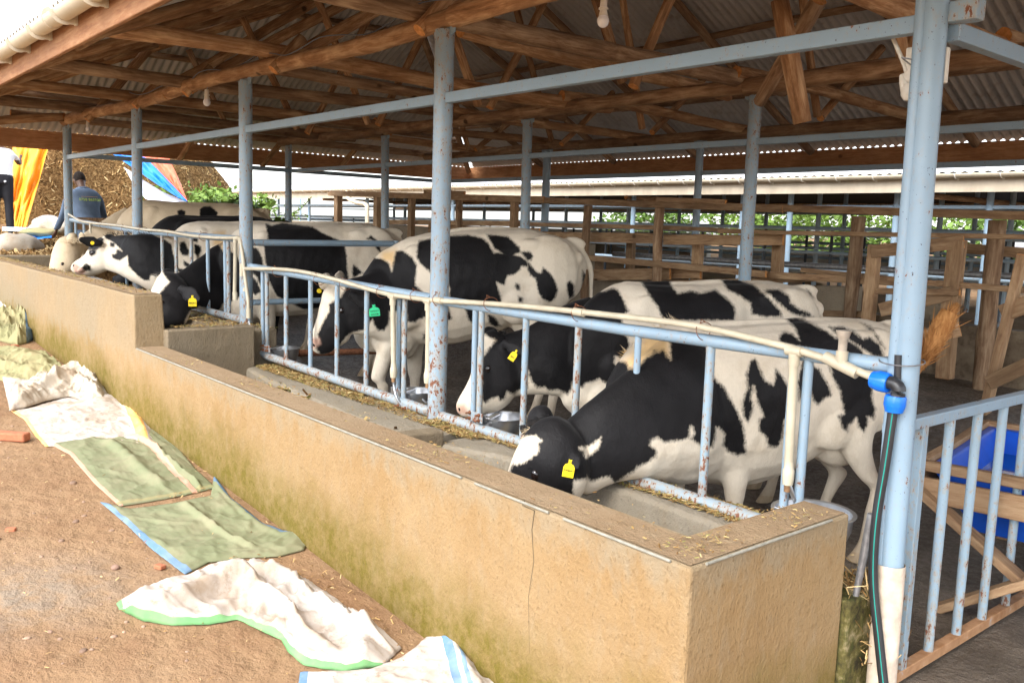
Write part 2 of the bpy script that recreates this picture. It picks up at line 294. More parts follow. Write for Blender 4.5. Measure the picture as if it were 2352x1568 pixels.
k = NM('mossy_foundation', .9, .15); n1 = k.noise(7, 6, .7); n2 = k.noise(26, 5, .7, k.map((1, 1, .4))); c = k.ramp(n1, [(.38, (.035, .03, .018)), (.5, (.12, .105, .035)), (.62, (.34, .28, .17))]); k.setc(k.mix(k.ramp(n2, [(.5, 0.), (.65, .8)]), c, (.05, .06, .018))); k.bump(n2, .6, .02); M_FOUND = k.m
slab('foundation', [(-.22, -.165), (-.03, -.165), (-.03, .13), (-.22, .13)], -.95, -.08, M_FOUND, tr)
prof_wall('trough_bed', [(-.87, 0), (-.87, .16), (-.45, .12), (-.32, .13), (-.32, 0)], -11.6, XE-.1, M_CEM, tr)
prof_wall('curb', [(-.32, -.1), (-.28, .28), (-.22, .33), (.13, .34), (.13, -.6)], -11.6, XE-.12, M_CEM, tr)
slab('partition', [(XE-.12, -.885), (XE+.09, -.885), (XE+.03, -.14), (XE-.12, -.14)], -.3, .395, M_CEM, tr)
slab('divider_block', [(-2.62, -.90), (-2.50, -.90), (-2.44, -.33), (-2.56, -.33)], -.25, .12, M_CEM, tr)
slab('far_end_wall', [(-11.9, -1.1), (-11.6, -1.1), (-11.6, -.2), (-11.9, -.2)], -.2, .70, M_CEM, tr)
# ------------------------------------------------------------ the cowshed
barn = thing('cowshed', 'open cowshed with blue steel posts, rough log trusses and corrugated roof', 'cowshed', (-6, 3.2, -.4))
RY, RZ, EF, EB, EZ, XL, XR = 3.4, 4.80, -1.74, 8.0, 2.50, -13.4, 5.0; TF = (RZ-EZ)/(RY-EF); TB = (RZ-EZ)/(EB-RY); XH = XL+4.4
def roof_z(x, y): return min(EZ+(y-EF)*TF, EZ+(EB-y)*TB, EZ+(x-XL)*(RZ-EZ)/4.4)
def corr(name, o, u, v, cnt, shape, mat, parent, amp=.021, pitch=.105, th=.0):
    """corrugated sheet: o origin, u along the eave, v up the slope, shape(s)->(v0,v1) clips it"""
    o, u, v = Vector(o), Vector(u), Vector(v); nrm = u.cross(v).normalized(); nrm = nrm if nrm.z > 0 else -nrm
    L = u.length; n = int(L/pitch*6); b = MB(); vs = []; R = 3
    for i in range(n+1):
        s = i/n; a0, a1 = shape(s); h = amp*math.sin(s*L/pitch*2*PI)
        for j in range(R+1): t = a0+(a1-a0)*j/R; vs.append(o+u*s+v*t+nrm*(h+.0))
    b.add(vs, [(i*(R+1)+j, (i+1)*(R+1)+j, (i+1)*(R+1)+j+1, i*(R+1)+j+1) for i in range(n) for j in range(R)])
    return b.build(name, mat, parent, smooth='all')
HL = 4.4/(XR-XL)
corr('front_roof_sheet', (XL, EF-.10, EZ-.045+.05), (XR-XL, 0, 0), (0, RY-EF+.10, RZ-EZ+.045), 0, lambda s: (0, min(1, s/HL)), M_TIN, barn)
corr('back_roof_sheet', (XL, EB+.10, EZ-.05+.05), (XR-XL, 0, 0), (0, RY-EB-.10, RZ-EZ+.05), 0, lambda s: (0, min(1, s/HL)), M_TIN, barn)
corr('hip_roof_sheet', (XL-.1, EF, EZ), (0, EB-EF, 0), (4.5, 0, RZ-EZ), 0, lambda s: (0, min(s*(EB-EF)/(RY-EF), (1-s)*(EB-EF)/(EB-RY))), M_TIN, barn)
# fascias
plank('front_fascia', (XL, EF, EZ-.12), (XR, EF, EZ-.12), .20, .028, barn, M_FASCIA, PI/2)
plank('back_fascia', (XL, EB, EZ-.145), (XR, EB, EZ-.145), .27, .028, barn, M_FASCIA, PI/2)
plank('hip_fascia', (XL, EF, EZ-.145), (XL, EB, EZ-.145), .27, .028, barn, M_FASCIA, PI/2)
# gutter with brackets
gut = MB(); gx = rng_(XL, XR, 1.2); ring = [(math.cos(a)*.062, math.sin(a)*.062) for a in [PI+PI*i/12 for i in range(13)]]
ring2 = [(x*.93, z*.93) for x, z in reversed(ring)]; pr = ring+ring2; n = len(pr); gc = (EF-.085, EZ-.04)
gut.add([(x, gc[0]+a, gc[1]+z) for x in gx for a, z in pr], [(i*n+k_, i*n+(k_+1) % n, (i+1)*n+(k_+1) % n, (i+1)*n+k_) for i in range(len(gx)-1) for k_ in range(n)])
go = gut.build('gutter', M_GUTTER, barn, smooth=True)
for i, x in enumerate(rng_(-11.8, 2, .62)):
    b = MB(); P = [(x, gc[0]+math.cos(a)*.069, gc[1]+math.sin(a)*.069) for a in [PI*1.02+PI*.9*j/10 for j in range(11)]]; b.tube(P, .008, 6, flat=2.2)
    b.box((x, EF-.022, gc[1]-.025), (.035, .014, .11)); b.box((x, gc[0]+.045, gc[1]-.062), (.012, .05, .03)); o = b.build('bracket', M_GUTTER, go if i < 90 else barn, smooth=True)
b = MB(); b.tube([(x_, gc[0], gc[1]) for x_ in (-4.62, -4.54)], .0665, 20); b.build('joint', M_GUTTER, go, smooth=True)
# steel posts. front row y=0, middle row y=3.335, back row y=6.3
def post(name, p0, p1, r, mat, parent=barn, sub=True):
    o = pipe(name, [p0, Vector(p0).lerp(Vector(p1), .5), p1], r, mat, parent, 24)
    if sub:
        t = Vector(p1); b = MB(); b.tube([t+Vector((-.085, 0, .09)), t+Vector((-.08, 0, .0)), t+Vector((0, 0, -.012)), t+Vector((.08, 0, .0)), t+Vector((.085, 0, .09))], .006, 6, flat=7)
        b.build('saddle', M_PAINT_TOP, o)
    return o
ZP = 2.455; M_POST = paint('post_paint', (.29, .40, .50), rustz=(.35, 1.5), chips=.625, dirt=.8)
for tp, bt, r, mat in (((1022, 60), (1003, 960), .060, M_POST), ((563.7, 187), (566, 745), .058, M_POST), ((313.7, 250), (316.5, 650), .056, M_POST), ((153.5, 289), (158.4, 531), .056, M_PAINT_RUSTY)):
    a, b_ = onY(*tp), onY(*bt); d = (a-b_)/(a.z-b_.z); zb = .0 if bt[0] > 900 else -.1
    post('steel_post', b_+d*(zb-b_.z), b_+d*(ZP-b_.z), r, mat)
# weld collars on posts
pb, pt_ = onY(2047, 1290), onY(2150, 0); dd = (pt_-pb)/(pt_.z-pb.z); p5 = lambda z, dx=0, dy=0: pb+dd*(z-pb.z)+Vector((dx, dy, 0))
cp = thing('corner_post', 'thick pale blue double pipe corner post with white plastic sleeve round its foot', 'post', (p5(-.6)))
pipe('main_pipe', [p5(-.6), p5(1), p5(2.60)], .0455, M_PAINT_TOP, cp, 28); pipe('side_pipe', [p5(-.02, -.034, -.026), p5(1, -.034, -.026), p5(2.62, -.034, -.026)], .024, M_PAINT_TOP, cp, 20)
b = MB(); b.tube([p5(-.62, 0, -.004), p5(.06, .0, -.004)], .054, 26, cap=False); b.build('sleeve', flat('stained_white_plastic', (.62, .52, .42), .6, .3, .28, 16), cp, smooth=True)
b = MB(); b.tube([p5(.835, -.02, 0)+Vector((math.cos(t)*.082, math.sin(t)*.068, .01*math.sin(t))) for t in [i*2*PI/20 for i in range(21)]], .0025, 5, cap=False); b.build('tie_wire', M_GREYMETAL, cp)
for (a, b_, yb) in [((1737, 211), (1709.6, 650), 0), ((1212, 274), (1205, 551), 0), ((884.4, 409), (884, 551), 0), ((662.5, 394), (662.5, 500), 0)]:
    A, B = onY(*a, 3.335), onY(*b_, 3.335); d = (A-B)/(A.z-B.z); post('steel_post', B+d*(-.3-B.z), B+d*(2.47-B.z), .055, M_POST)
post('steel_post', (-.1, 3.335, -.3), (-.1, 3.335, 2.47), .055, M_PAINT)
for px_, in ((1605,), (1257,)):
    P = onY(px_, 400, 6.3); post('steel_post', (P.x, 6.3, -.1), (P.x, 6.3, 2.5), .05, M_PAINT)
for x in (-.3, -9.1, -12.05): post('steel_post', (x, 6.3, -.1), (x, 6.3, 2.5), .05, M_PAINT)
# square tubes
def sq(name, p0, p1, w_, h_, mat=M_PAINT_TOP, parent=barn): return plank(name, p0, p1, w_, h_, parent, mat)
def sqm(name, p0, p1, w_, h_, mat=M_PAINT_TOP, parent=barn):
    b = MB(); p0, p1 = Vector(p0), Vector(p1); d = (p1-p0); b.box((p0+p1)/2, (d.length, w_, h_), math.atan2(d.y, d.x)); return b.build(name, mat, parent, bevel=.004)
zt_ = onY(1003, 241).z+.03; xsp = [-12.0, -9.0, -6.0, -3.0, .03]
for i in range(4): sqm('steel_tie_tube', (xsp[i], .0, zt_), (xsp[i+1], .0, zt_), .05, .062)
b = MB(); b.box((.10, .04, zt_+.03), (.11, .07, .07)); b.build('tube_end', M_PAINT_RUSTY, barn, bevel=.004)
sqm('steel_tie_tube', (.055, .06, zt_-.03), (.055, 3.3, zt_-.03), .05, .062)
sqm('steel_tie_tube', (-12., .06, zt_+.01), (-12., 6.3, zt_+.06), .05, .062)
sqm('steel_tie_tube', (-12.1, 3.335, 2.08), (2.5, 3.335, 2.08), .05, .055); sqm('steel_tie_tube', (-12.1, 6.3, 2.09), (3.5, 6.3, 2.07), .05, .06)
# logs: wall plates, trusses
plate = MB
for a, b_ in (((1.6, 0, 2.54), (-2.9, 0, 2.52)), ((-2.6, .01, 2.53), (-8.2, .0, 2.53)), ((-7.9, .0, 2.535), (-12.15, 0, 2.56))): log('plate_log', a, b_, .066, barn)
log('plate_log', (-11.9, -.05, 2.58), (-13.2, -1.5, 2.42), .062, barn)
for a, b_ in (((2.2, 3.335, 2.56), (-3.2, 3.335, 2.54)), ((-2.9, 3.335, 2.55), (-9.3, 3.335, 2.56)), ((-9., 3.335, 2.55), (-12.4, 3.335, 2.56))): log('plate_log', a, b_, .07, barn, M_LOG_WORN)
for a, b_ in (((3, 6.3, 2.56), (-3.2, 6.3, 2.56)), ((-3, 6.3, 2.56), (-8.3, 6.3, 2.56)), ((-8, 6.3, 2.56), (-12.5, 6.3, 2.55))): log('plate_log', a, b_, .068, barn, M_LOG_WORN)
log('plate_log', (-12.5, -.6, 2.62), (-12.6, 6.9, 2.6), .06, barn, M_LOG_WORN)
TX = [2.9, .95, -1.15, -3.3, -5.5, -7.45, -9.25, -11.1]
for i, x in enumerate(TX):
    j = lambda s=.05: random.uniform(-s, s); rzf = lambda y: roof_z(x, y)-.10
    yt0, yt1 = -1.28, 7.2
    log('tie_log', (x, yt0, 2.63), (x+.06, 3.95, 2.62+j(.03)), .068, barn, M_LOG_WORN if i % 2 else M_LOG)
    log('tie_log', (x+.08, 3.2, 2.66), (x+.1, yt1, 2.63), .060, barn)
    top = min(RZ, EZ+(x-XL)*(RZ-EZ)/4.4)
    ya = EF+(top-EZ)/TF-.05; yb = EB-(top-EZ)/TB+.05
    log('rafter_log', (x+.1, EF+.1, rzf(EF+.1)), (x+.1, ya, rzf(ya)), .055, barn); log('rafter_log', (x+.1, EB-.1, rzf(EB-.1)), (x+.1, yb, rzf(yb)), .055, barn, M_LOG_WORN)
    log('strut_log', (x-.12, .10, 2.56), (x-.12+j(), min(3.2, ya), rzf(min(3.2, ya))-.02), .058, barn)
    if top > 3.9:
        for yv in (2.15+j(.2), 4.9+j(.2)):
            for sgn, yu in ((-1, yv-.8), (1, yv+1.25)):
                yu = max(EF+1, min(yu, 6.2)); log('web_strut_log', (x-.1+j(.03), yv+sgn*.07-.0, 2.48-random.uniform(0, .08)), (x-.1+j(.1), yu, rzf(yu)-.05), .043, barn)
    else:
        log('web_strut_log', (x-.1, 2.0, 2.5), (x-.1, 1.4, rzf(1.4)), .04, barn)
# purlins
for y, jj in ((-1.0, 0), (.2, 1), (1.3, 0), (2.4, 1), (4.5, 0), (5.6, 1), (6.7, 1), (7.6, 0)):
    x0 = max(XL+(roof_z(0, y)-EZ)/((RZ-EZ)/4.4)+.15, XL+.2); seg = rng_(x0, XR, 4.5)
    for a, b_ in zip(seg[:-1], seg[1:]): log('purlin_log', (a-.15, y+.03*jj, roof_z(0, y)-.05), (b_+.15, y, roof_z(0, y)-.05), .042, barn, M_LOG_WORN if jj else M_LOG)
log('ridge_log', (XH, RY, RZ-.1), (XR, RY, RZ-.1), .05, barn)
for x, a in ((-12.5, .2), (-11.4, 1.3), (-10.2, 2.3)): z = EZ+(x-XL)*(RZ-EZ)/4.4-.05; y0 = EF+(z-EZ+.1)/TF; y1 = EB-(z-EZ+.1)/TB; log('purlin_log', (x, y0, z), (x, y1, z), .045, barn, M_LOG_WORN)
log('hip_rafter_log', (XL+.1, EF+.1, EZ-.1), (XH, RY, RZ-.12), .06, barn); log('hip_rafter_log', (XL+.1, EB-.1, EZ-.1), (XH, RY, RZ-.12), .06, barn, M_LOG_WORN)
# braces seen under the hip eave and the two doubled tie logs
for (a, b_) in (((880, 648), (822, 738)), ((1275, 672), (1205, 762)), ((1630, 690), (1560, 770))):
    s = 1/2352*1920*.6125; A, B = onX(a[0]*s, a[1]*s, -12.6), onX(b_[0]*s, b_[1]*s, -13.1); log('eave_brace_log', A+(A-B).normalized()*.1, B, .045, barn)
log('tie_log', (-4.0, .85, 2.74), (-4.05, 4.2, 2.66), .062, barn); log('tie_log', (-6.5, .55, 2.70), (-6.45, 4.2, 2.62), .055, barn, M_LOG_WORN)
b1, b2 = onY(1843, 282, 1.5), onY(1790, 0, 1.35); log('web_strut_log', b2+(b2-b1).normalized()*-.0, b1-(b2-b1).normalized()*.0, .052, barn)
log('web_strut_log', onY(1880, 0, 2.0), onY(1745, 235, 2.3), .05, barn, M_LOG_WORN)
# blocks standing on the plate where struts are pinned
for (px_, py_) in ((627, 132), (425, 192), (309, 224), (200, 258), (963, 32)):
    P = onY(px_, py_, -.06); log('strut_foot', P+Vector((0, 0, -.10)), P+Vector((.02, .25, .18)), .045, barn)
# bulbs hanging from the front plate
def bulb(px_, py_, y, s, lab):
    P = onY(px_, py_, y); t = thing('light_bulb', lab, 'bulb', P, 'bulbs hanging under the shed roof')
    b = MB(); b.lathe([(.0, -.030*s), (.012*s, -.028*s), (.024*s, -.018*s), (.030*s, 0), (.029*s, .012*s), (.022*s, .026*s)], P, 20); b.build('globe', flat('opal_glass', (.82, .82, .84), .15, .6, .02), t, smooth=True)
    b = MB(); b.lathe([(.022*s, .026*s), (.019*s, .045*s), (.016*s, .056*s), (.0, .058*s)], P, 20); b.build('collar', M_WHITEP, t, smooth=True)
    b = MB(); b.lathe([(0, .056*s), (.024*s, .056*s), (.024*s, .064*s), (.018*s, .068*s), (.017*s, .10*s), (.013*s, .105*s), (0, .105*s)], P, 18); b.build('socket', M_WHITEP, t, smooth=True)
    b = MB(); b.tube([P+Vector((0, 0, .1*s)), P+Vector((.01, .02, .16*s)), P+Vector((0, .03, 2.6-P.z))], .004, 6); b.build('cable', M_GREYMETAL, t)
bulb(1385, 50, -.02, 1.0, 'large white light bulb high up in the middle, nearest the camera'); bulb(475, 236, 0, 1.15, 'white light bulb hanging just left of the third post from the corner'); bulb(202, 297, 0, 1.0, 'small far light bulb hanging beside the last post at left')
b = MB(); b.tube(smooth_path([Vector((x, -.03+.03*math.sin(x*3), 2.60+.035*math.sin(x*5.3)+.02*math.cos(x*2.1))) for x in rng_(-9, 1.2, .3)], 3), .0045, 6); b.build('cable', flat('grey_cable', (.10, .12, .16), .5, .4), barn, smooth=True)
# white camera with antenna strapped behind the corner post
P = onY(2092, 170, .12); t = thing('security_camera', 'white wireless camera with a stick antenna strapped behind the blue corner post', 'camera', P)
b = MB(); A, B = onY(2092, 110, .10), onY(2092, 190, .10); b.box((A+B)/2, (.035, .03, abs(A.z-B.z))); A, B = onY(2166, 110, .10), onY(2166, 192, .10); b.box((A+B)/2, (.035, .03, abs(A.z-B.z))); b.build('back_box', M_WHITEP, t, bevel=.006)
A, B = onY(2073, 172, .10), onY(2090, 228, .10); b = MB(); b.tube([A, A.lerp(B, .3), A.lerp(B, .7), B], [.012, .02, .024, .010], 16); b.lathe([(0, -.036), (.022, -.030), (.034, -.012), (.036, .008), (.028, .03), (0, .036)], onY(2092, 212, .10), 18); b.build('lens_body', M_WHITEP, t, smooth=True)
b = MB(); b.tube([onY(2051, 88, .09), onY(2078, 150, .09), onY(2082, 165, .09)], [.007, .009, .009], 10); b.build('antenna', M_WHITEP, t, smooth=True)
b = MB(); A = onY(2092, 150, .1); B = onY(2166, 150, .1); b.tube([A, (A+B)/2+Vector((0, -.19, 0)), B], .003, 6); b.build('strap', M_GREYMETAL, t)
# ------------------------------------------------------------ feed barriers: rails with upright bars, one per bay
R6 = lambda x, y: (900-100+x*.5741, 0)  # unused helper kept tiny
def barrier(lab, top, bot, bars, x_off=(0, 0), pairs=(), rt=.030, rb=.034, loc=None, mats=None):
    """top / bot: rail polylines as world points; bars: [(x, z_hi?, radius, material)]"""
    t = thing('feed_barrier', lab, 'barrier', loc or bot[0], 'feed barriers between the posts')
    pipe('top_rail', top, rt, M_PAINT, t, 16); pipe('bottom_rail', bot, rb, M_PAINT_BADLY, t, 16)
    def zat(L, x):
        for a, b_ in zip(L[:-1], L[1:]):
            if min(a[0], b_[0])-1e-6 <= x <= max(a[0], b_[0])+1e-6: return a[2]+(b_[2]-a[2])*(x-a[0])/(b_[0]-a[0])
        return L[-1][2] if abs(x-L[-1][0]) < abs(x-L[0][0]) else L[0][2]
    for x, r, mat in bars: pipe('bar', [(x, .002, zat(bot, x)+.02), (x, .001, (zat(bot, x)+zat(top, x))/2), (x, 0, zat(top, x)-.02)], r, mat, t, 12)
    return t
mid = lambda px_, py_: onY(px_, py_, 0)
def T(p): return (p.x, 0.0, p.z)
# section A: P4 to corner post
topA = [(-2.93, 0, .812), (-1.4, 0, .80), (-.02, 0, .812)]; botA = [(-2.95, 0, .075), (-1.6, 0, .066), (-.27, 0, .055)]
barA = [(mid(1089, 840).x, .018, M_PAINT), (mid(1103.5, 840).x, .018, M_PAINT_BADLY), (mid(1204, 870).x, .019, M_PAINT_RUSTY), (mid(1326, 830).x, .020, M_PAINT_BADLY), (mid(1466, 780).x, .017, M_PAINT), (mid(1623, 960).x, .021, M_PAINT_RUSTY), (mid(1811, 1000).x, .019, M_PAINT), (mid(1845, 1000).x, .020, M_PAINT)]
bA = barrier('blue feed barrier nearest the camera, with the flaky rusty bars', topA, botA, barA)
# section B: P3 to P4
topB = [(-5.93, 0, .868), (-4.6, 0, .845), (-3.07, 0, .818)]; botB = [(-5.80, 0, .175), (-5.55, 0, .118), (-4.2, 0, .098), (-3.06, 0, .082)]
barB = [(mid(603.6, 700).x, .017, M_PAINT), (mid(613, 700).x, .018, M_PAINT_BADLY), (mid(657, 730).x, .019, M_PAINT_RUSTY), (mid(713, 750).x, .018, M_PAINT), (mid(773.8, 770).x, .018, M_PAINT_RUSTY), (mid(841.6, 780).x, .019, M_PAINT_RUSTY), (mid(915, 810).x, .016, M_PAINT), (mid(928, 820).x, .018, M_PAINT_BADLY)]
bB = barrier('blue feed barrier in the middle bay, in front of the cow with the green tag', topB, botB, barB)
# section C: far left, raised, two bays
z_ = lambda a, b_: onY(a, b_, 0).z
topC = [(-11.95, 0, z_(162, 505)), (-9.03, 0, z_(316, 531)), (-6.15, 0, z_(550, 549))]; botC = [(-11.9, 0, .46), (-9.0, 0, z_(400, 690)-.02), (-6.05, 0, z_(552, 733))]
barC = [(mid(174, 520).x, .018, M_PAINT), (mid(193, 525).x, .018, M_PAINT), (mid(289, 545).x, .019, M_PAINT), (mid(373, 600).x, .018, M_PAINT_BADLY), (mid(405, 600).x, .018, M_PAINT_BADLY), (mid(440, 600).x, .018, M_PAINT_BADLY), (mid(477.5, 600).x, .018, M_PAINT), (mid(518, 640).x, .019, M_PAINT), (mid(525, 640).x, .019, M_PAINT_BADLY)]
bC = barrier('far blue feed barrier at left where the cows reach over the high wall', topC, botC, barC)
# stall divider behind the third post
dv = thing('stall_divider', 'blue tubular stall divider reaching into the shed behind the third post', 'stall divider', (-5.95, .0, 0))
b = MB(); b.tube([(-5.94, .05, 1.075), (-5.94, .8, 1.08), (-5.94, 1.50, 1.085)], .030, 14); b.tube([(-5.94, 1.53, 1.115), (-5.94, 1.53, .60), (-5.94, 1.50, .15)], .030, 14); b.build('frame_tube', M_PAINT, dv, smooth=True)
pipe('lower_tube', [(-5.94, .05, .545), (-5.94, .8, .545), (-5.94, 1.5, .545)], .026, M_PAINT, dv); pipe('floor_tube', [(-5.75, .12, .10), (-5.7, .8, .08), (-5.65, 1.5, .06)], .030, M_RUST, dv)
# ------------------------------------------------------------ cream water pipe tied along the rails
wp = thing('water_pipe', 'cream plastic water pipe tied along the top rails with drops to each bowl', 'water pipe', (-3, -.05, .8))
def wpt(*L): return [onY(px_, py_, -.052) for px_, py_ in L]
pipe('main_line', smooth_path(wpt((2012, 869), (1935, 838), (1840, 806), (1740, 780), (1610, 751), (1500, 735), (1330, 716), (1200, 703), (1090, 695), (990, 689), (900, 677), (840, 662), (775, 643), (700, 625), (640, 618), (563, 617)), 5), .0155, M_PVC, wp)
pipe('main_line', smooth_path(wpt((551, 546), (500, 546), (440, 541), (380, 531), (330, 527), (270, 518), (210, 512), (185, 507), (170, 499), (158, 492)), 5), .0155, M_PVC, wp)
pipe('drop_pipe', wpt((552, 546), (558, 590), (561, 620), (570, 690), (571, 722)), .0155, M_PVC, wp); pipe('drop_pipe', wpt((541, 545), (540, 620), (539, 672)), .0165, M_PVC, wp)
def fit(px_, py_, r=.022, h=.055, ax=None):
    P = onY(px_, py_, -.052); b = MB(); b.tube([P+Vector((0, 0, -h/2)), P+Vector((0, 0, h/2))], r, 16); return b.build('pipe_fitting', M_PVC, wp, smooth=True)
def fitx(px_, py_, r=.022, h=.06):
    P = onY(px_, py_, -.052); b = MB(); b.tube([P+Vector((-h/2, 0, 0)), P+Vector((h/2, 0, 0))], r, 16); return b.build('pipe_fitting', M_PVC, wp, smooth=True)
def drop(px_, y0, px1, y1, hose, r=.0165):
    pipe('drop_pipe', wpt((px_, y0), ((px_+px1)/2, (y0+y1)/2), (px1, y1-5)), r, M_PVC, wp)
    A = onY(px1, y1, -.052); b = MB(); b.lathe([(.0, -.05), (.021, -.05), (.024, -.02), (.024, .012), (.020, .02), (.019, .045), (0, .045)], A, 12); b.build('union_nut', M_PVC, wp, smooth=True)
    b = MB(); b.lathe([(0, -.08), (.013, -.08), (.014, -.05), (0, -.05)], A, 10); b.build('brass_nipple', flat('brass%d' % px_, (.35, .2, .1), .5, .5, .3, 30, .5), wp, smooth=True)
    H = [A+Vector((0, 0, -.07))]+[onY(a, b_, d) for a, b_, d in hose]
    pipe('flexible_hose', smooth_path(H, 5), .0095, M_STEEL, wp, 10)
drop(902, 680, 904, 850, [(905, 888, -.05), (912, 915, -.05), (926, 938, -.02)])
drop(984, 692, 982, 862, [(984, 890, -.04), (988, 915, -.02), (980, 925, .06), (972, 918, .1)])
drop(1824, 812, 1811, 1085, [(1812, 1112, -.05), (1822, 1140, -.03), (1834, 1163, .02)], .019)
pipe('drop_pipe', wpt((207, 514), (208, 535)), .015, M_PVC, wp)
fit(540, 680, .022, .07); fit(571, 720, .021, .08); fit(556, 620, .021, .11); fit(563, 665, .019, .03); fitx(547, 547, .021, .08); fit(552, 553, .021, .05); fit(541, 553, .02, .04)
b = MB(); A = onY(572, 738, -.05); b.tube([A, onY(577, 770, -.05), onY(585, 797, -.04)], .009, 10); b.build('flexible_hose', M_STEEL, wp, smooth=True)
for a, b_ in ((902, 680), (984, 691), (1825, 806), (1330, 717), (1008, 690)): fitx(a, b_, .021, .07)
fit(902, 692, .021, .05); fit(983, 704, .021, .05); fit(1824, 826, .023, .05)
# valve tee with a grey tap body, two blue couplers and the black elbow
P = onY(1932, 838, -.052); b = MB(); b.tube([P+Vector((-.07, 0, .022)), P+Vector((.0, 0, .0)), P+Vector((.07, 0, -.022))], .024, 16); b.tube([P, P+Vector((0, 0, .055))], .023, 16); vt = b.build('valve_tee', M_PVC, wp, smooth=True)
b = MB(); b.tube([P+Vector((0, 0, .055)), P+Vector((0, 0, .10)), P+Vector((0, 0, .105)), P+Vector((0, 0, .135))], [.017, .017, .021, .030], 12); b.build('valve_body', flat('tan_plastic', (.42, .36, .29), .4, .5, .2, 30), vt, smooth=True)
def coupler(p0, p1, r):
    p0, p1 = Vector(p0), Vector(p1); b = MB(); n = 30; d = (p1-p0).normalized(); a = d.cross(Vector((0, 1, .01))).normalized(); c = d.cross(a)
    prof = [(0, .7), (0, .92), (.12, 1.0), (.6, 1.02), (.68, .97), (1, .86), (1, .7)]; V_ = []
    for s, q_ in prof:
        for i in range(n): V_.append(p0.lerp(p1, s)+(a*math.cos(i*2*PI/n)+c*math.sin(i*2*PI/n))*r*q_*(1+(.05 if i % 3 == 0 else 0)*(1 if .1 < s < .95 else 0)))
    b.add(V_, [(i*n+j, i*n+(j+1) % n, (i+1)*n+(j+1) % n, (i+1)*n+j) for i in range(len(prof)-1) for j in range(n)]+[tuple(range(n-1, -1, -1)), tuple((len(prof)-1)*n+j for j in range(n))])
    return b.build('blue_coupler', M_BLUEP, wp, smooth=True)
Y5 = -.075
coupler(onY(2042, 880, Y5), onY(2004, 871, Y5), .037); coupler(onY(2058, 908, Y5), onY(2053, 945, Y5), .037)
b = MB(); b.tube(smooth_path([onY(2036, 878, Y5), onY(2052, 880, Y5), onY(2064, 892, Y5), onY(2061, 912, Y5)], 4), [.025]*12+[.027]*1, 16); b.build('elbow', M_BLACKP, wp, smooth=True)
hs_ = thing('black_hose', 'black water hose with a thin green stripe hanging down beside the corner post', 'hose', onG(2040, 1568))
hp = smooth_path([onY(2052, 935, Y5), onY(2034, 1060, Y5-.01), onY(2012, 1200, Y5-.02), onY(2006, 1330, Y5-.02), onY(2020, 1480, Y5-.02), onY(2036, 1620, Y5-.02), onY(2050, 1700, Y5)], 6)
pipe('hose', hp, .018, M_BLACKP, hs_, 18); b = MB(); b.tube([p+Vector((.008, -.0165, 0)) for p in hp], .0022, 5); b.build('stripe', M_GREENL, hs_)
hb = thing('black_pipe_stub', 'short open black pipe stub wired upright to the corner post above the blue couplers', 'pipe', onY(2062, 960, -.05)); b = MB(); b.tube([onY(2060, 950, -.045), onY(2063, 815, -.05)], .013, 14); b.build('stub_pipe', M_BLACKP, hb, smooth=True)
gr_ = thing('grey_rod', 'thin grey metal rod leaning between the end of the wall and the hose', 'rod', onY(1945, 1430, -.1)); b = MB(); b.tube([onY(2002, 1180, -.06), onY(1985, 1270, -.06), onY(1965, 1370, -.08), onY(1944, 1436, -.10)], [.016, .016, .012, .009], 10); b.build('rod', M_GREYMETAL, gr_, smooth=True)
# wire ties, children of the pipe
for (px_, py_) in ((1330, 722), (1617, 762), (1128, 700), (1010, 690), (958, 682), (880, 672), (640, 626), (735, 644), (795, 655), (240, 520), (290, 527), (330, 530), (397, 540), (470, 545)):
    P = onY(px_, py_, -.02); b = MB(); b.tube([P+Vector((.006*math.sin(2*t), math.cos(t)*.052-.003, math.sin(t)*.040+.004)) for t in [i*2*PI/16 for i in range(17)]], .0022, 5, cap=False)
    b.tube([P+Vector((0, -.03, .035)), P+Vector((.02, -.05, .06)), P+Vector((.035, -.04, .05))], .002, 5); b.build('wire_tie', M_RUST, wp)
# ------------------------------------------------------------ steel drinking bowls on the barn side
def bowl(px_, py_, y, lab, s=1.0):
    P = onY(px_, py_, y); t = thing('water_bowl', lab, 'water bowl', P+Vector((0, 0, -.1)), 'steel drinking bowls behind the rails')
    b = MB(); b.lathe([(0, -.135*s), (.06*s, -.132*s), (.105*s, -.10*s), (.125*s, -.05*s), (.130*s, 0), (.140*s, .004), (.140*s, .008), (.126*s, .006), (.12*s, -.05*s), (.10*s, -.092*s), (.055*s, -.12*s), (0, -.125*s)], P, 30); bo = b.build('bowl', M_STEEL, t, smooth=True)
    b = MB(); b.box(P+Vector((-.02, -.125*s, -.055)), (.15, .05, .09)); b.build('valve_housing', M_GREYMETAL, t, bevel=.008)
    b = MB(); b.box(P+Vector((0, -.08, .012)), (.03, .17, .012), .5); b.box(P+Vector((-.03, -.15, .005)), (.12, .016, .05)); b.build('paddle', M_STEEL, t, bevel=.003); return t
bowl(652, 800, .16, 'steel water bowl beside the third post, left end of the middle barrier'); bowl(958, 898, .15, 'steel water bowl just left of the second post from the corner', .95); bowl(1155, 957, .18, 'steel water bowl under the nose of the middle black faced cow', 1.1); bowl(1868, 1176, .12, 'large steel water bowl behind the near end of the wall', 1.25)
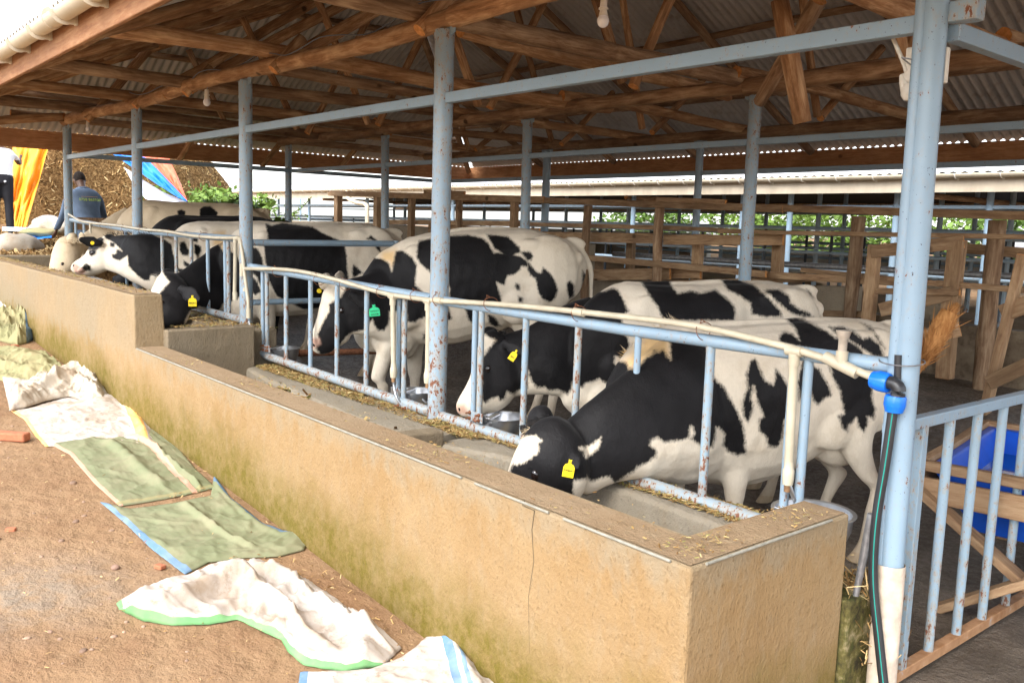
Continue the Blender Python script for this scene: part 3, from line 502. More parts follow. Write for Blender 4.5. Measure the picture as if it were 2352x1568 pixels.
def bracket(px_, py_, lab):
    P = onY(px_, py_, -.03); t = thing('bowl_bracket', lab, 'bracket', P, 'bolted plates holding the bowls')
    b = MB(); b.box(P, (.14, .006, .06)); b.build('plate', M_PAINT_RUSTY, t, bevel=.002)
    for dx in (-.05, .04):
        for dz in (-.015, .018): b = MB(); b.tube([P+Vector((dx, -.035, dz)), P+Vector((dx, .02, dz))], .006, 8); b.tube([P+Vector((dx, -.012, dz)), P+Vector((dx, -.003, dz))], .011, 6); b.build('bolt', M_RUST, t)
bracket(1092, 957, 'rusty bolted bracket plate at the foot of the double bar right of the post'); bracket(612, 800, 'small bracket plate at the foot of the double bar by the third post'); bracket(925, 940, 'bolted bracket plate at the foot of the double bar left of the post')
# ------------------------------------------------------------ gate at the end, perpendicular to the trough
gt = thing('metal_gate', 'pale blue barred metal gate with a rusty orange bottom rail at the right edge', 'gate', (.0, .1, -.5))
GX = .01; gy0, gy1 = .115, 2.3; tz = lambda y: .60; 
sqm('top_rail', (GX, gy0-.02, .585), (GX, gy1, .585), .045, .045, M_PAINT, gt)
k = NM('muddy_gate_rail', .85, .2); n1 = k.noise(18, 5, .6); k.setc(k.ramp(n1, [(.35, (.30, .15, .07)), (.6, (.42, .24, .13)), (.75, (.36, .4, .42))])); k.bump(n1, .3, .004); M_MUDRAIL = k.m
sqm('bottom_rail', (GX, gy0-.02, -.455), (GX, gy1, -.455), .045, .045, M_MUDRAIL, gt)
M_GBAR = paint('gate_bar_paint', (.29, .40, .49), rustz=(0.1, .7), chips=.66, dirt=.9)
sqm_v = lambda nm, y, w_: (lambda b: (b.box((GX, y, .065), (w_, w_, 1.0)), b.build(nm, M_GBAR, gt, bevel=.003)))(MB())
sqm_v('hinge_stile', .20, .042)
for i in range(8): b = MB(); b.tube([(GX, .45+.262*i, -.435), (GX, .45+.262*i, .565)], .020, 12); b.build('bar', M_GBAR, gt, smooth=True)
b = MB(); A = Vector((-.02, .02, .56)); b.box((-.025, .03, .572), (.04, .07, .04)); b.build('latch_keeper', M_PAINT_RUSTY, gt, bevel=.003)
b = MB(); b.tube([(-.028, .04, .575), (-.028, .23, .58)], .011, 12); lb = b.build('latch_bolt', M_RUST, gt, smooth=True)
b = MB(); P0 = Vector((-.035, .15, .56))
for i in range(7):
    c_ = P0+Vector((-.004*i, .006*math.sin(i), -.022*i-.005)); u_ = Vector((1, 0, 0)) if i % 2 else Vector((0, 1, 0))
    b.tube([c_+u_*math.cos(t)*.008+Vector((0, 0, math.sin(t)*.015)) for t in [j*2*PI/12 for j in range(13)]], .0028, 6, cap=False)
b.tube([P0+Vector((-.02, .01+math.cos(t)*.022, -.17+math.sin(t)*.032)) for t in [j*2*PI/16 for j in range(17)]], .004, 6, cap=False); b.build('chain', M_STEEL, gt, smooth=True)
# ------------------------------------------------------------ cows
def cat_interp(S, n=5):
    """Catmull-Rom through station tuples (center Vector, side Vector, up Vector, w, hu, hd)"""
    out = []; N = len(S)
    for i in range(N-1):
        a, b_, c, d = S[max(i-1, 0)], S[i], S[i+1], S[min(i+2, N-1)]
        for j in range(n):
            t = j/n; f = lambda p, q_, r_, s_: (q_*2+(r_-p)*t+(p*2-q_*5+r_*4-s_)*t*t+(q_*3-p-r_*3+s_)*t*t*t)*.5
            out.append(tuple(f(a[k_], b_[k_], c[k_], d[k_]) for k_ in range(6)))
    return out+[S[-1]]
def loft(b, S, n=20, sub=4, sq=2.0):
    S = cat_interp(S, sub); V_ = []
    for c, sd_, up, w_, hu, hd in S:
        sd_ = sd_.normalized(); up = (up-sd_*up.dot(sd_)).normalized()
        for k_ in range(n):
            a = k_*2*PI/n; ca, sa = math.cos(a), math.sin(a); e = 2/sq
            x = math.copysign(abs(ca)**e, ca)*w_; z = math.copysign(abs(sa)**e, sa)*(hu if sa > 0 else hd)
            V_.append(c+sd_*x+up*z)
    N = len(S); b.add(V_, [(i*n+k_, i*n+(k_+1) % n, (i+1)*n+(k_+1) % n, (i+1)*n+k_) for i in range(N-1) for k_ in range(n)]+[tuple(range(n-1, -1, -1)), tuple((N-1)*n+k_ for k_ in range(n))])
def ell(b, c, r, ax=None, n=14):
    V_ = []; R = 9; A = ax or (Vector((1, 0, 0)), Vector((0, 1, 0)), Vector((0, 0, 1)))
    for i in range(R+1):
        th = PI*i/R
        for k_ in range(n):
            ph = k_*2*PI/n; V_.append(Vector(c)+A[0]*math.sin(th)*math.cos(ph)*r[0]+A[1]*math.sin(th)*math.sin(ph)*r[1]+A[2]*math.cos(th)*r[2])
    b.add(V_, [(i*n+k_, i*n+(k_+1) % n, (i+1)*n+(k_+1) % n, (i+1)*n+k_) for i in range(R) for k_ in range(n)])
CROP = {'7': (1041.2, 551.2, .42967), '8': (1653.75, 551.25, .42967), '6': (490, 490, .3516), 'c': (490, 367.5, .20833), '2': (0, 306.25, .35155), 'd': (0, 0, 1), 'h': (91.9, 490, .22136), 't': (528, 459.4, .6155)}
def stn(code, L): return [(poly(code, a)[0], poly(code, c)[0], y_, w_) for a, c, y_, w_ in L]
def pp(code, x, y, yy): return (*poly(code, (x, y))[0], yy)
def poly(code, *pts): ox, oy, s = CROP[code]; return [(ox+x*s, oy+y*s) for x, y in pts]
def sdist(P, polys):
    """signed pixel distance to a union of polygons, negative inside"""
    best = np.full(len(P), 1e3)
    for L in polys:
        A = np.array(L); B = np.roll(A, -1, 0); d = np.full(len(P), 1e9); ins = np.zeros(len(P), bool)
        for a, b_ in zip(A, B):
            e = b_-a; t = np.clip(((P-a)@e)/(e@e+1e-9), 0, 1); d = np.minimum(d, np.hypot(*((P-a)-t[:, None]*e).T))
            c = (a[1] > P[:, 1]) != (b_[1] > P[:, 1])
            if abs(b_[1]-a[1]) > 1e-9: ins ^= c & (P[:, 0] < (b_[0]-a[0])*(P[:, 1]-a[1])/(b_[1]-a[1])+a[0])
        best = np.minimum(best, np.where(ins, -d, d))
    return best
def coat(name, black=(.007, .0065, .007), white=(.70, .61, .48), warm=0.0):
    k = NM(name, .6, .16); a = k.attr('coat'); s = k.n('ShaderNodeSeparateColor'); k.l(a.outputs['Color'], s.inputs[0])
    fur = k.noise(120, 3, .6, k.map((1, 1, .35))); f2 = k.noise(34, 4, .7); n1 = k.noise(2.2, 4)
    d = k.math('ADD', k.math('ADD', s.outputs[0], k.math('MULTIPLY_ADD', fur, .026, -.013)), k.math('MULTIPLY_ADD', f2, .028, -.014))
    w_ = k.mix(n1, tuple(x*.92 for x in white), (white[0]*1.06, white[1]*1.08, white[2]*1.12)); w_ = k.mix(k.ramp(fur, [(.4, 0.), (.7, .18)]), w_, tuple(x*.75 for x in white))
    w_ = k.mix(k.ramp(s.outputs[1], [(.47, 1.), (.53, 0.)]), w_, (.62, .43, .22))         # tan hair
    w_ = k.mix(k.ramp(s.outputs[2], [(.0, 0.), (1., .9)]), w_, k.mix(f2, (.19, .13, .075), (.42, .32, .2)))   # dirt on the legs
    bl = k.mix(k.ramp(n1, [(.4, 0.), (.7, 1.)]), black, tuple(x*2.0 for x in black)); c = k.mix(k.ramp(d, [(.490, 1.), (.510, 0.)]), w_, bl)
    c = k.mix(a.outputs['Alpha'], k.mix(f2, (.42, .24, .18), (.56, .36, .28)), c)     # pink skin where alpha is 0
    st_ = k.math('MULTIPLY', k.ramp(k.noise(5, 5, .7), [(.5, 0.), (.68, .30)]), k.ramp(d, [(.49, 0.), (.51, 1.)])); c = k.mix(st_, c, (.40, .29, .17)); k.setc(c); k.b.inputs['Sheen Weight'].default_value = .05; k.b.inputs['Sheen Roughness'].default_value = .4
    k.bump(fur, .5, .004); k.bump(f2, .25, .006); k.bump(k.noise(9, 4, .6), .35, .02); return k.m
M_COAT = coat('holstein_coat'); M_CREAMCOAT = coat('cream_coat', white=(.62, .49, .33))
k = NM('eye', .12, .7); k.setc(k.ramp(k.noise(30, 2), [(.3, (.006, .004, .004)), (.7, (.02, .012, .01))])); M_EYE = k.m
M_TAGY = flat('yellow_tag', (.85, .62, .01), .45, .4, .06); M_TAGG = flat('green_tag', (.02, .52, .22), .45, .4, .08); M_INK = flat('ink', (.01, .012, .02), .6, .3)
k = NM('tail_hair', .8, .2); n1 = k.noise(60, 4, .6, k.map((1, 1, .15))); k.setc(k.ramp(n1, [(.35, (.34, .14, .04)), (.65, (.56, .28, .10))])); k.bump(n1, .6, .01); M_TAILHAIR = k.m
def lettering(name, lines, c, right, up, nrm, size, mat, parent):
    objs = []
    me = bpy.data.meshes.new(name); bm = bmesh.new()
    for i, (txt, off) in enumerate(lines):
        cu = bpy.data.curves.new('t', 'FONT'); cu.body = txt; cu.size = size; cu.align_x = 'CENTER'; cu.align_y = 'CENTER'; cu.extrude = .0006/1; cu.resolution_u = 2; cu.offset = size*.012
        o = bpy.data.objects.new('t', cu); C.objects.link(o); bpy.context.view_layer.update(); m_ = o.to_mesh().copy(); o.to_mesh_clear()
        M = Matrix((right, up, nrm)).transposed().to_4x4(); M.translation = Vector(c)+up*off-wloc(parent); m_.transform(M); bm.from_mesh(m_); bpy.data.meshes.remove(m_); bpy.data.objects.remove(o); bpy.data.curves.remove(cu)
    bm.to_mesh(me); bm.free(); me.materials.append(mat); o = bpy.data.objects.new(name, me); C.objects.link(o); o.parent = parent; return o
def ear_tag(px_, py_, y, wd, ht, mat, lines, root, tilt=0.0, rnd=False):
    """a flat plastic tag hanging from the ear; faces the side the ear faces"""
    P = onY(px_, py_, y); nrm = (CAM-P); nrm.z *= .3; nrm.normalize(); r_ = Vector((0, 0, 1)).cross(nrm).normalized(); u_ = nrm.cross(r_)
    r2 = r_*math.cos(tilt)+u_*math.sin(tilt); u2 = u_*math.cos(tilt)-r_*math.sin(tilt); b = MB()
    if rnd:
        b.lathe([(0, 0), (wd, 0), (wd, .004), (0, .005)], P, 16, axis=Matrix((r2, u2, nrm)).transposed()); return b.build('ear_tag', mat, root)
    L = [(-.5, -.5), (.5, -.5), (.5, .22), (.38, .42), (.14, .52), (.12, .72), (.16, .80), (-.16, .80), (-.12, .72), (-.14, .52), (-.38, .42), (-.5, .22)]; n = len(L)
    b.add([P+r2*x*wd+u2*z*ht+nrm*(.0015*s) for s in (-1, 1) for x, z in L], [tuple(range(n-1, -1, -1)), tuple(n+i for i in range(n))]+[(i, (i+1) % n, n+(i+1) % n, n+i) for i in range(n)])
    o = b.build('ear_tag', mat, root); b = MB(); b.lathe([(0, .002), (.007, .002), (.005, .006), (0, .007)], P+u2*ht*.66, 10, axis=Matrix((r2, u2, nrm)).transposed()); b.build('tag_button', mat, o)
    if lines: lettering('tag_lettering', [(t_, o_*ht) for t_, o_ in lines], P+nrm*.003, r2, u2, nrm, wd*lines_sz(lines), M_INK, o)
    return o
def lines_sz(L): return {6: .23, 7: .20, 5: .27}.get(max(len(a) for a, _ in L), .3)
def cow(label, wit, rump, wz, poll, nose, s=1.0, blacks=(), tans=(), pinks=(), mat=None, low=0.0, ears=(0, 0), legs=None, vox=.012, tail=None, udder=False, fat=1.0, back=0.0, eye_t=.33, headw=1.0, hz=1.22, deep=.02, sag=.05, legx=0.0, nd=1.0, ear_t=.05, es=1.0, ru=.03, custom=None, earpx=None, whites=(), eyepx=None, nospx=None):
    wit = Vector((wit[0], wit[1], 0)); rump = Vector((rump[0], rump[1], 0)); h = (wit-rump).normalized(); lf = Vector((-h.y, h.x, 0)); Z = Vector((0, 0, 1))
    o0 = wit-h*.5*s; fz = floor_z(o0.x, o0.y)
    zb = wz+low-1.35*s                                                  # virtual ground of the model
    W = lambda x, y, z: o0+h*(x*s)+lf*(y*s)+Z*(zb+z*s)
    root = thing('cow', label, 'cow', (o0.x, o0.y, fz), 'cows feeding along the trough')
    b = MB()
    def dl(x): t = min(1, max(0, (x+.2)/.8)); return -low/s*t*t+back*math.sin(PI*min(1, max(0, (x+.8)/1.4)))+ru*min(1, max(0, (-x-.35)/.35))
    ST = [(-.89, 1.10, .96, .05), (-.85, 1.165, .86, .115), (-.77, 1.235, .78, .18), (-.62, 1.29, .73, .232), (-.44, 1.33, .67, .262), (-.30, 1.34, .60, .265), (-.12, 1.33, .53, .295), (.08, 1.325, .49, .325), (.26, 1.325, .495, .318), (.40, 1.34, .52, .275), (.50, 1.345, .54, .245), (.60, 1.325, .55, .225), (.70, 1.26, .565, .20), (.79, 1.16, .62, .165), (.86, 1.03, .74, .10)]
    loft(b, [(W(x, 0, (t+bo)/2+.05+dl(x)), lf, Z, w_*s*fat, ((t-bo)/2-.05)*s, ((t-bo)/2+.05+deep*math.sin(PI*min(1, max(0, (x+.9)/1.76)))*2)*s) for x, t, bo, w_ in ST], 24, 3, 2.12)
    # spine ridge, hooks, pins, shoulder blades
    loft(b, [(W(x, 0, z_+dl(x)), lf, Z, .05*s, .065*s, .1*s) for x, z_ in ((-.82, 1.12), (-.66, 1.205), (-.45, 1.272), (-.1, 1.285), (.2, 1.28), (.5, 1.29))], 10, 3)
    for g in (1, -1):
        ell(b, W(-.46, g*.195, 1.215+ru*.5), (.11*s, .05*s, .055*s), (h, lf, Z)); ell(b, W(-.80, g*.12, 1.11+ru), (.06*s, .045*s, .06*s), (h, lf, Z))
        ell(b, W(-.58, g*.165, 1.02), (.25*s, .115*s, .30*s), (h, lf, Z)); ell(b, W(.42, g*.18, .98+dl(.42)), (.14*s, .08*s, .30*s), (h, lf, Z)); ell(b, W(.60, g*.165, .84+dl(.6)), (.12*s, .08*s, .14*s), (h, lf, Z)); ell(b, W(.58, g*.125, .635-deep+dl(.6)), (.18*s, .115*s, .17*s), (h, lf, Z))
        ell(b, W(-.36, g*.20, .78), (.13*s, .085*s, .15*s), (h, lf, Z))
    ell(b, W(.74, 0, .64+dl(.7)), (.17*s, .10*s, .16*s), (h, lf, Z)); ell(b, W(-.78, 0, 1.225+ru), (.11*s, .04*s, .05*s), (h, lf, Z))
    if udder: ell(b, W(-.50, .02, .66), (.20*s, .15*s, .16*s), (h, lf, Z))
    # legs: foot offsets (dx, dy) per leg, fore then hind, left then right
    lg = legs or [(0, 0)]*4; fl = (fz-zb)/s
    for i, g in ((0, 1), (1, -1)):
        dx, dy = lg[i][:2]; kd = lg[i][2] if len(lg[i]) > 2 else 0
        LX = legx if g == 1 else 0; pts = [(.44+LX, g*.17, .92+dl(.46), .11, .15), (.43+LX+dx*.25, g*.18, .70+dl(.45), .10, .15), (.44+LX+dx*.5+kd*.5, g*.17+dy*.3, .52, .066, .085), (.455+LX+dx*.7+kd, g*.16+dy*.55, fl+.40, .050, .058), (.45+LX+dx*.7+kd*.7, g*.155+dy*.7, fl+.33, .038, .043), (.45+LX+dx*.9+kd*.2, g*.155+dy*.9, fl+.17, .030, .034), (.455+LX+dx, g*.155+dy, fl+.10, .038, .042), (.475+LX+dx, g*.155+dy, fl+.055, .036, .04), (.50+LX+dx, g*.155+dy, fl+.0, .050, .058)]
        loft(b, [(W(x, y, z), lf, h, w_*s, d_*s, d_*s) for x, y, z, w_, d_ in pts], 14, 4)
    for i, g in ((2, 1), (3, -1)):
        dx, dy = lg[i][:2]
        pts = [(-.60, g*.15, 1.06, .10, .21), (-.52, g*.175, .86, .10, .165), (-.50+dx*.2, g*.185, .68, .072, .105), (-.62+dx*.5, g*.175+dy*.5, fl+.50, .040, .062), (-.70+dx*.6, g*.165+dy*.6, fl+.42, .038, .058), (-.67+dx*.75, g*.16+dy*.75, fl+.30, .032, .040), (-.65+dx, g*.16+dy, fl+.14, .032, .036), (-.63+dx, g*.16+dy, fl+.08, .038, .042), (-.595+dx, g*.16+dy, fl+.0, .050, .058)]
        loft(b, [(W(x, y, z), lf, h, w_*s, d_*s, d_*s) for x, y, z, w_, d_ in pts], 14, 4)
    # neck and head
    P, N = Vector(poll), Vector(nose); D = (N-P).normalized(); B0 = W(.38, 0, 1.02+dl(.4)); B1 = W(.62, 0, .985+dl(.62)); nb = (P-B1).normalized()
    U = Z*.35-(B0-P).normalized()*.75; U = (U-D*U.dot(D)).normalized(); S_ = D.cross(U).normalized()
    if S_.dot(lf) < 0: S_ = -S_
    hs = s*hz; se = hs*es; ax0 = P-U*.075*hs
    up0 = (Z-nb*Z.dot(nb)).normalized(); back_ = (-D*.3+U*.7).normalized()
    HB = ax0-D*.04*s+(-nb)*.02*s; mid1 = B1.lerp(HB, .33)+up0*.03*s-Z*sag*s; mid2 = B1.lerp(HB, .70)+up0*.02*s-Z*sag*s*.9
    upm = lambda t: (up0*(1-t)+((U-D*.5).normalized())*t).normalized(); sm = lambda t: (lf*(1-t)+S_*t).normalized()
    if not custom: loft(b, [(B0, lf, up0, .19*s, .29*s, .33*s), (B1, lf, up0, .17*s, .255*s, .32*s), (mid1, sm(.35), upm(.3), .14*s, .195*s, .28*s*nd), (mid2, sm(.7), upm(.65), .118*s, .145*s, .235*s*nd), (HB, S_, upm(.95), .095*hs, .10*hs, .16*hs*nd), (ax0+D*.12*s, S_, U, .085*hs, .07*hs, .14*hs)], 20, 5)
    HS = [(-.02, .060, .05, .08), (.05, .092, .078, .11), (.16, .108, .088, .135), (.30, .112, .082, .150), (.42, .092, .070, .135), (.56, .073, .060, .100), (.72, .065, .052, .075), (.86, .072, .052, .066), (.95, .066, .046, .058), (1.0, .040, .028, .036)]
    if not custom: loft(b, [(ax0.lerp(N-U*.01*s, max(t, -.02)), S_, U, w_*hs*headw, hu*hs, hd*hs*1.06*(nd if t < .5 else 1)) for t, w_, hu, hd in HS], 20, 4, 2.3)
    for L_ in (custom or ()):
        cs = [(lambda zz: (CAM+ray(*tp_)*zz, CAM+ray(*bt_)*zz, wf))((onY((tp_[0]+bt_[0])/2, (tp_[1]+bt_[1])/2, y_)-CAM).dot(CF)) for tp_, bt_, y_, wf in L_]; mids = [(a+c)/2 for a, c, _ in cs]; ST2 = []
        for i, (a, c, wf) in enumerate(cs): tg = (mids[min(i+1, len(cs)-1)]-mids[max(i-1, 0)]).normalized(); u2 = (a-c).normalized(); ln_ = (a-c).length/2; ST2.append((mids[i], tg.cross(u2).normalized(), u2, ln_*wf, ln_, ln_))
        loft(b, ST2, 22, 5, 2.1)
    H = lambda t, x, z: ax0.lerp(N, t)+S_*(x*hs)+U*(z*hs)
    for g in (1, -1) if not custom else ():
        ell(b, H(.27, g*.085*headw, .048), (.065*hs, .032*hs, .035*hs), (D, S_, U)); ell(b, H(.30, g*.065, -.075), (.10*hs, .045*hs, .07*hs), (D, S_, U)); ell(b, H(.93, g*.042, .018), (.035*hs, .026*hs, .024*hs), (D, S_, U))
        ell(b, H(.36, g*.09*headw, .012), (.05*hs, .022*hs, .024*hs), (D, S_, U))
    ell(b, H(.0, 0, .085), (.055*hs, .06*hs, .045*hs), (D, S_, U)); ell(b, H(.90, 0, -.05), (.05*hs, .05*hs, .03*hs), (D, S_, U))
    ends = []
    for g, (ea, eb_) in ((1, ears if not isinstance(ears[0], tuple) else ears[0]), (-1, ears if not isinstance(ears[0], tuple) else ears[1])):
        se = hs*es; e0 = H(ear_t, g*.085, .0); ed = (S_*g-D*(.30+ea)+U*eb_).normalized(); en = (D*.75+U*.3+Z*.2); en = (en-ed*en.dot(ed)).normalized(); ew = ed.cross(en)
        if earpx and g == 1: e0 = onY(*earpx[0]); et_ = CAM+ray(earpx[1][0], earpx[1][1])*((e0-CAM).dot(CF)*.985); se = (et_-e0).length/.205; ed = (et_-e0).normalized(); en = (CAM-e0).normalized(); en = (en-ed*en.dot(ed)).normalized(); ew = ed.cross(en)
        loft(b, [(e0, ew, en, .028*se, .024*se, .024*se), (e0+ed*.045*se, ew, en, .034*se, .020*se, .020*se), (e0+ed*.10*s-en*.006*se, ew, en, .056*se, .012*se, .014*se), (e0+ed*.15*s-en*.008*se, ew, en, .052*se, .010*se, .012*se), (e0+ed*.19*se, ew, en, .030*se, .009*se, .009*se), (e0+ed*.21*se, ew, en, .008*se, .006*se, .006*se)], 12, 3); ends.append(e0+ed*.12*hs)
    if not tail: loft(b, [(W(-.84, 0, 1.19+ru), lf, h, .030*s, .03*s, .03*s), (W(-.925, 0, 1.08), lf, h, .024*s, .024*s, .024*s), (W(-.94, .01, .85), lf, h, .016*s, .016*s, .016*s), (W(-.95, .03, .55), lf, h, .014*s, .014*s, .014*s)], 10, 4)
    else:
        tp = [W(-.80, 0, 1.20+ru)]+[Vector(p) for p in tail]; loft(b, [(p, lf, (h+Z*.1).normalized(), r_*s, r_*s, r_*s) for p, r_ in zip(tp, (.034, .028, .022, .016, .012, .012))], 10, 4)
    raw = b.build('raw', M_COAT); md = raw.modifiers.new('r', 'REMESH'); md.mode = 'VOXEL'; md.voxel_size = vox; md.use_smooth_shade = True
    bpy.context.view_layer.update(); dg = bpy.context.evaluated_depsgraph_get(); me = bpy.data.meshes.new_from_object(raw.evaluated_get(dg)); bpy.data.objects.remove(raw)
    # relax the seams between masses, then a little muscle unevenness
    n = len(me.vertices); co_ = np.zeros(n*3); me.vertices.foreach_get('co', co_); co_ = co_.reshape(-1, 3); E = np.zeros(len(me.edges)*2, int); me.edges.foreach_get('vertices', E); E = E.reshape(-1, 2)
    deg = np.bincount(E.ravel(), minlength=n).astype(float)[:, None]
    for it in range(int(14*(.012/vox)**1.0)+8):
        acc = np.zeros((n, 3)); np.add.at(acc, E[:, 0], co_[E[:, 1]]); np.add.at(acc, E[:, 1], co_[E[:, 0]]); lam = .55 if it % 2 == 0 else -.40
        co_ = co_+lam*(acc/deg-co_)
    dv_ = np.array([mn.noise_vector(Vector(p)*5.5)[:] for p in co_]); dv2 = np.array([mn.noise_vector(Vector(p)*15)[:] for p in co_]); co_ = co_+dv_*.009+dv2*.003
    q1 = co_-np.array(o0); lx = (q1@np.array(h))/s; lz = (co_[:, 2]-zb)/s; side = q1@np.array(lf); rib = np.clip(1-((lx-.02)/.38)**2, 0, 1)*np.clip(1-((lz-.88)/.36)**2, 0, 1)*np.clip(np.abs(side)/.15, 0, 1)
    co_ = co_+np.outer(np.sign(side)*rib*.0013*np.sin((lx+.25*(lz-.9))*2*PI/.085), np.array(lf)); fk = np.exp(-((lx+.27)/.09)**2-((lz-1.12)/.13)**2)*np.sign(side)*.028*s*np.clip(np.abs(side)/.12, 0, 1); co_ = co_-np.outer(fk, np.array(lf))
    P3 = co_-np.array(CAM); zc = P3@np.array(CF); px_ = 1176+FPX*(P3@np.array(CR))/zc; py_ = 784-FPX*(P3@np.array(CU))/zc; PX = np.stack([px_, py_], -1)
    depth = float(np.median(zc)); pm = depth/FPX                                             # metres per photo pixel
    sdm = sdist(PX, blacks)*pm if blacks else np.full(n, 1.); sdm = np.maximum(sdm, -sdist(PX, whites)*pm) if whites else sdm; sdt = sdist(PX, tans)*pm if tans else np.full(n, 1.)
    col = np.zeros((n, 4)); col[:, 0] = np.clip(sdm+.5, 0, 1); col[:, 1] = np.clip(sdt+.5, 0, 1)
    col[:, 2] = np.clip(1-(co_[:, 2]-fz)/.42, 0, 1)**1.2*.95
    nz = np.linalg.norm(co_-np.array(N), axis=1); col[:, 3] = 1
    if pinks: col[:, 3] = np.clip(sdist(PX, pinks)*pm/.03+.5, 0, 1)
    hoof = co_[:, 2]-fz < .06*s; col[hoof, 2] = 1
    at = me.color_attributes.new('coat', 'FLOAT_COLOR', 'POINT'); at.data.foreach_set('color', col.ravel())
    L = wloc(root); me.vertices.foreach_set('co', (co_-np.array(L)).ravel()); me.polygons.foreach_set('use_smooth', [True]*len(me.polygons)); me.materials.clear(); me.materials.append(mat or M_COAT); me.update()
    me.name = 'body'; bo = bpy.data.objects.new('body', me); C.objects.link(bo); bo.parent = root
    if eyepx:
        from mathutils.bvhtree import BVHTree
        bv = BVHTree.FromPolygons([Vector(p) for p in co_], [tuple(p.vertices) for p in me.polygons])
        def eye_at(loc, nr, nm='eye', r_=1.0):
            if loc is None: return
            nr = nr.normalized(); a1 = (D-nr*D.dot(nr)).normalized(); a2 = nr.cross(a1); e = MB(); ell(e, loc-nr*.004, (.020*hs*r_, .014*hs*r_, .011*hs*r_), (a1, a2, nr), 16); e.build(nm, M_EYE, root, smooth='all')
        rd_ = ray(*eyepx).normalized(); l1, n1_, _, _ = bv.ray_cast(CAM, rd_); eye_at(l1, n1_)
        if l1 is not None: l2, n2_, _, _ = bv.ray_cast(l1-n1_*.02, -S_ if (l1-H(.3, 0, 0)).dot(S_) > 0 else S_); eye_at(l2, -n2_ if l2 is not None and n2_.dot(l2-l1) < 0 else n2_)
        if nospx: l3, n3_, _, _ = bv.ray_cast(CAM, ray(*nospx).normalized()); eye_at(l3, n3_, 'nostril', .62)
    for g in (1, -1) if not eyepx else ():
        e = MB(); ell(e, H(eye_t, g*.098*headw, .026), (.022*hs, .014*hs, .017*hs), (D, S_, U), 16); e.build('eye', M_EYE, root, smooth='all')
        e = MB(); e.lathe([(0, 0), (.011*hs, 0), (.009*hs, .003), (0, .004)], H(.955, g*.046, .022), 10, axis=Matrix(((D-U*.4).normalized().cross(S_).normalized(), S_, (D+S_*g*.5).normalized())).transposed()); e.build('nostril', M_EYE, root)
    return root, H, ends
c1b = [poly('7', (500, 560), (925, 655), (940, 690), (1000, 668), (1030, 630), (1062, 612), (1075, 590), (1100, 600), (1118, 585), (1140, 612), (1163, 640), (1160, 580), (1150, 520), (1345, 540), (1390, 730), (1450, 790), (1500, 880), (1545, 970), (1560, 1060), (1565, 1140), (1520, 1150), (1470, 1130), (1440, 1090), (1450, 1040), (1430, 1010), (1405, 1000), (1400, 1060), (1385, 1105), (1340, 1108), (1300, 1085), (1270, 1062), (1290, 1030), (1268, 990), (1262, 1060), (1200, 1072), (1130, 1080), (1090, 1055), (1055, 1070), (1050, 1095), (1095, 1130), (1080, 1160), (1030, 1190), (990, 1210), (960, 1240), (930, 1258), (880, 1290), (865, 1300), (830, 1262), (780, 1275), (735, 1290), (700, 1250), (665, 1250), (645, 1290), (640, 1400), (300, 1330), (300, 1225), (322, 1192), (345, 1200), (380, 1190), (420, 1160), (455, 1130), (450, 1090), (470, 1070), (440, 1045), (390, 1050), (372, 1055), (330, 1040), (330, 800), (500, 600)),
       poly('8', (340, 408), (440, 418), (540, 470), (610, 515), (680, 535), (730, 560), (770, 600), (780, 660), (700, 640), (420, 570), (318, 548), (318, 510), (345, 488), (390, 500), (425, 535), (400, 470)),
       poly('8', (585, 465), (660, 462), (720, 490), (760, 525), (800, 520), (850, 550), (882, 625), (830, 625), (780, 592), (740, 565), (690, 535), (620, 500)), poly('8', (750, 440), (800, 460), (850, 520), (880, 580), (858, 560), (815, 490)),
       poly('8', (165, 640), (190, 633), (215, 690), (240, 750), (290, 775), (300, 690), (320, 710), (365, 780), (385, 860), (370, 950), (345, 960), (335, 1060), (310, 1105), (260, 1105), (245, 1050), (210, 1020), (205, 960), (235, 940), (205, 880), (180, 780), (165, 850), (180, 900), (150, 975), (125, 940), (122, 850), (150, 790), (140, 720)),
       poly('8', (440, 640), (530, 690), (590, 790), (595, 830), (555, 850), (525, 885), (500, 860), (480, 800), (420, 860), (415, 760)),
       poly('8', (580, 640), (700, 680), (812, 740), (815, 860), (830, 900), (825, 960), (790, 940), (790, 980), (770, 1025), (740, 1000), (730, 950), (690, 990), (680, 1025), (650, 1000), (635, 940), (665, 930), (655, 870), (640, 800), (600, 730))]
c1w = poly('7', (675, 1110), (720, 1105), (790, 1055), (775, 1110), (740, 1140), (710, 1165), (700, 1130))
# a notch joins the white neck mark to the outline so it stays white
c1b[0] = c1b[0][:25]+c1b[0][25:]
c1t = [poly('7', (1020, 500), (1155, 500), (1165, 645), (1100, 620), (1060, 640), (930, 710), (900, 650), (990, 570))]
c1b.append(poly('d', (1250, 1020), (1300, 1008), (1350, 1052), (1352, 1098), (1318, 1104), (1285, 1098), (1262, 1070)))
C1N = [[((1600, 775), (1640, 1080), .52, .48), ((1552, 762), (1580, 1110), .36, .56), ((1500, 802), (1510, 1106), .16, .56), ((1430, 862), (1468, 1100), -.02, .52), ((1352, 922), (1420, 1108), -.17, .54), ((1290, 972), (1350, 1136), -.29, .60), ((1245, 985), (1305, 1110), -.36, .60)],
       [((1262, 962), (1320, 1045), -.33, .8), ((1238, 966), (1345, 1092), -.37, .78), ((1205, 998), (1340, 1128), -.42, .72), ((1180, 1045), (1302, 1165), -.47, .66), ((1162, 1092), (1255, 1190), -.52, .66), ((1155, 1140), (1222, 1215), -.56, .75), ((1160, 1178), (1198, 1230), -.585, .75)]]
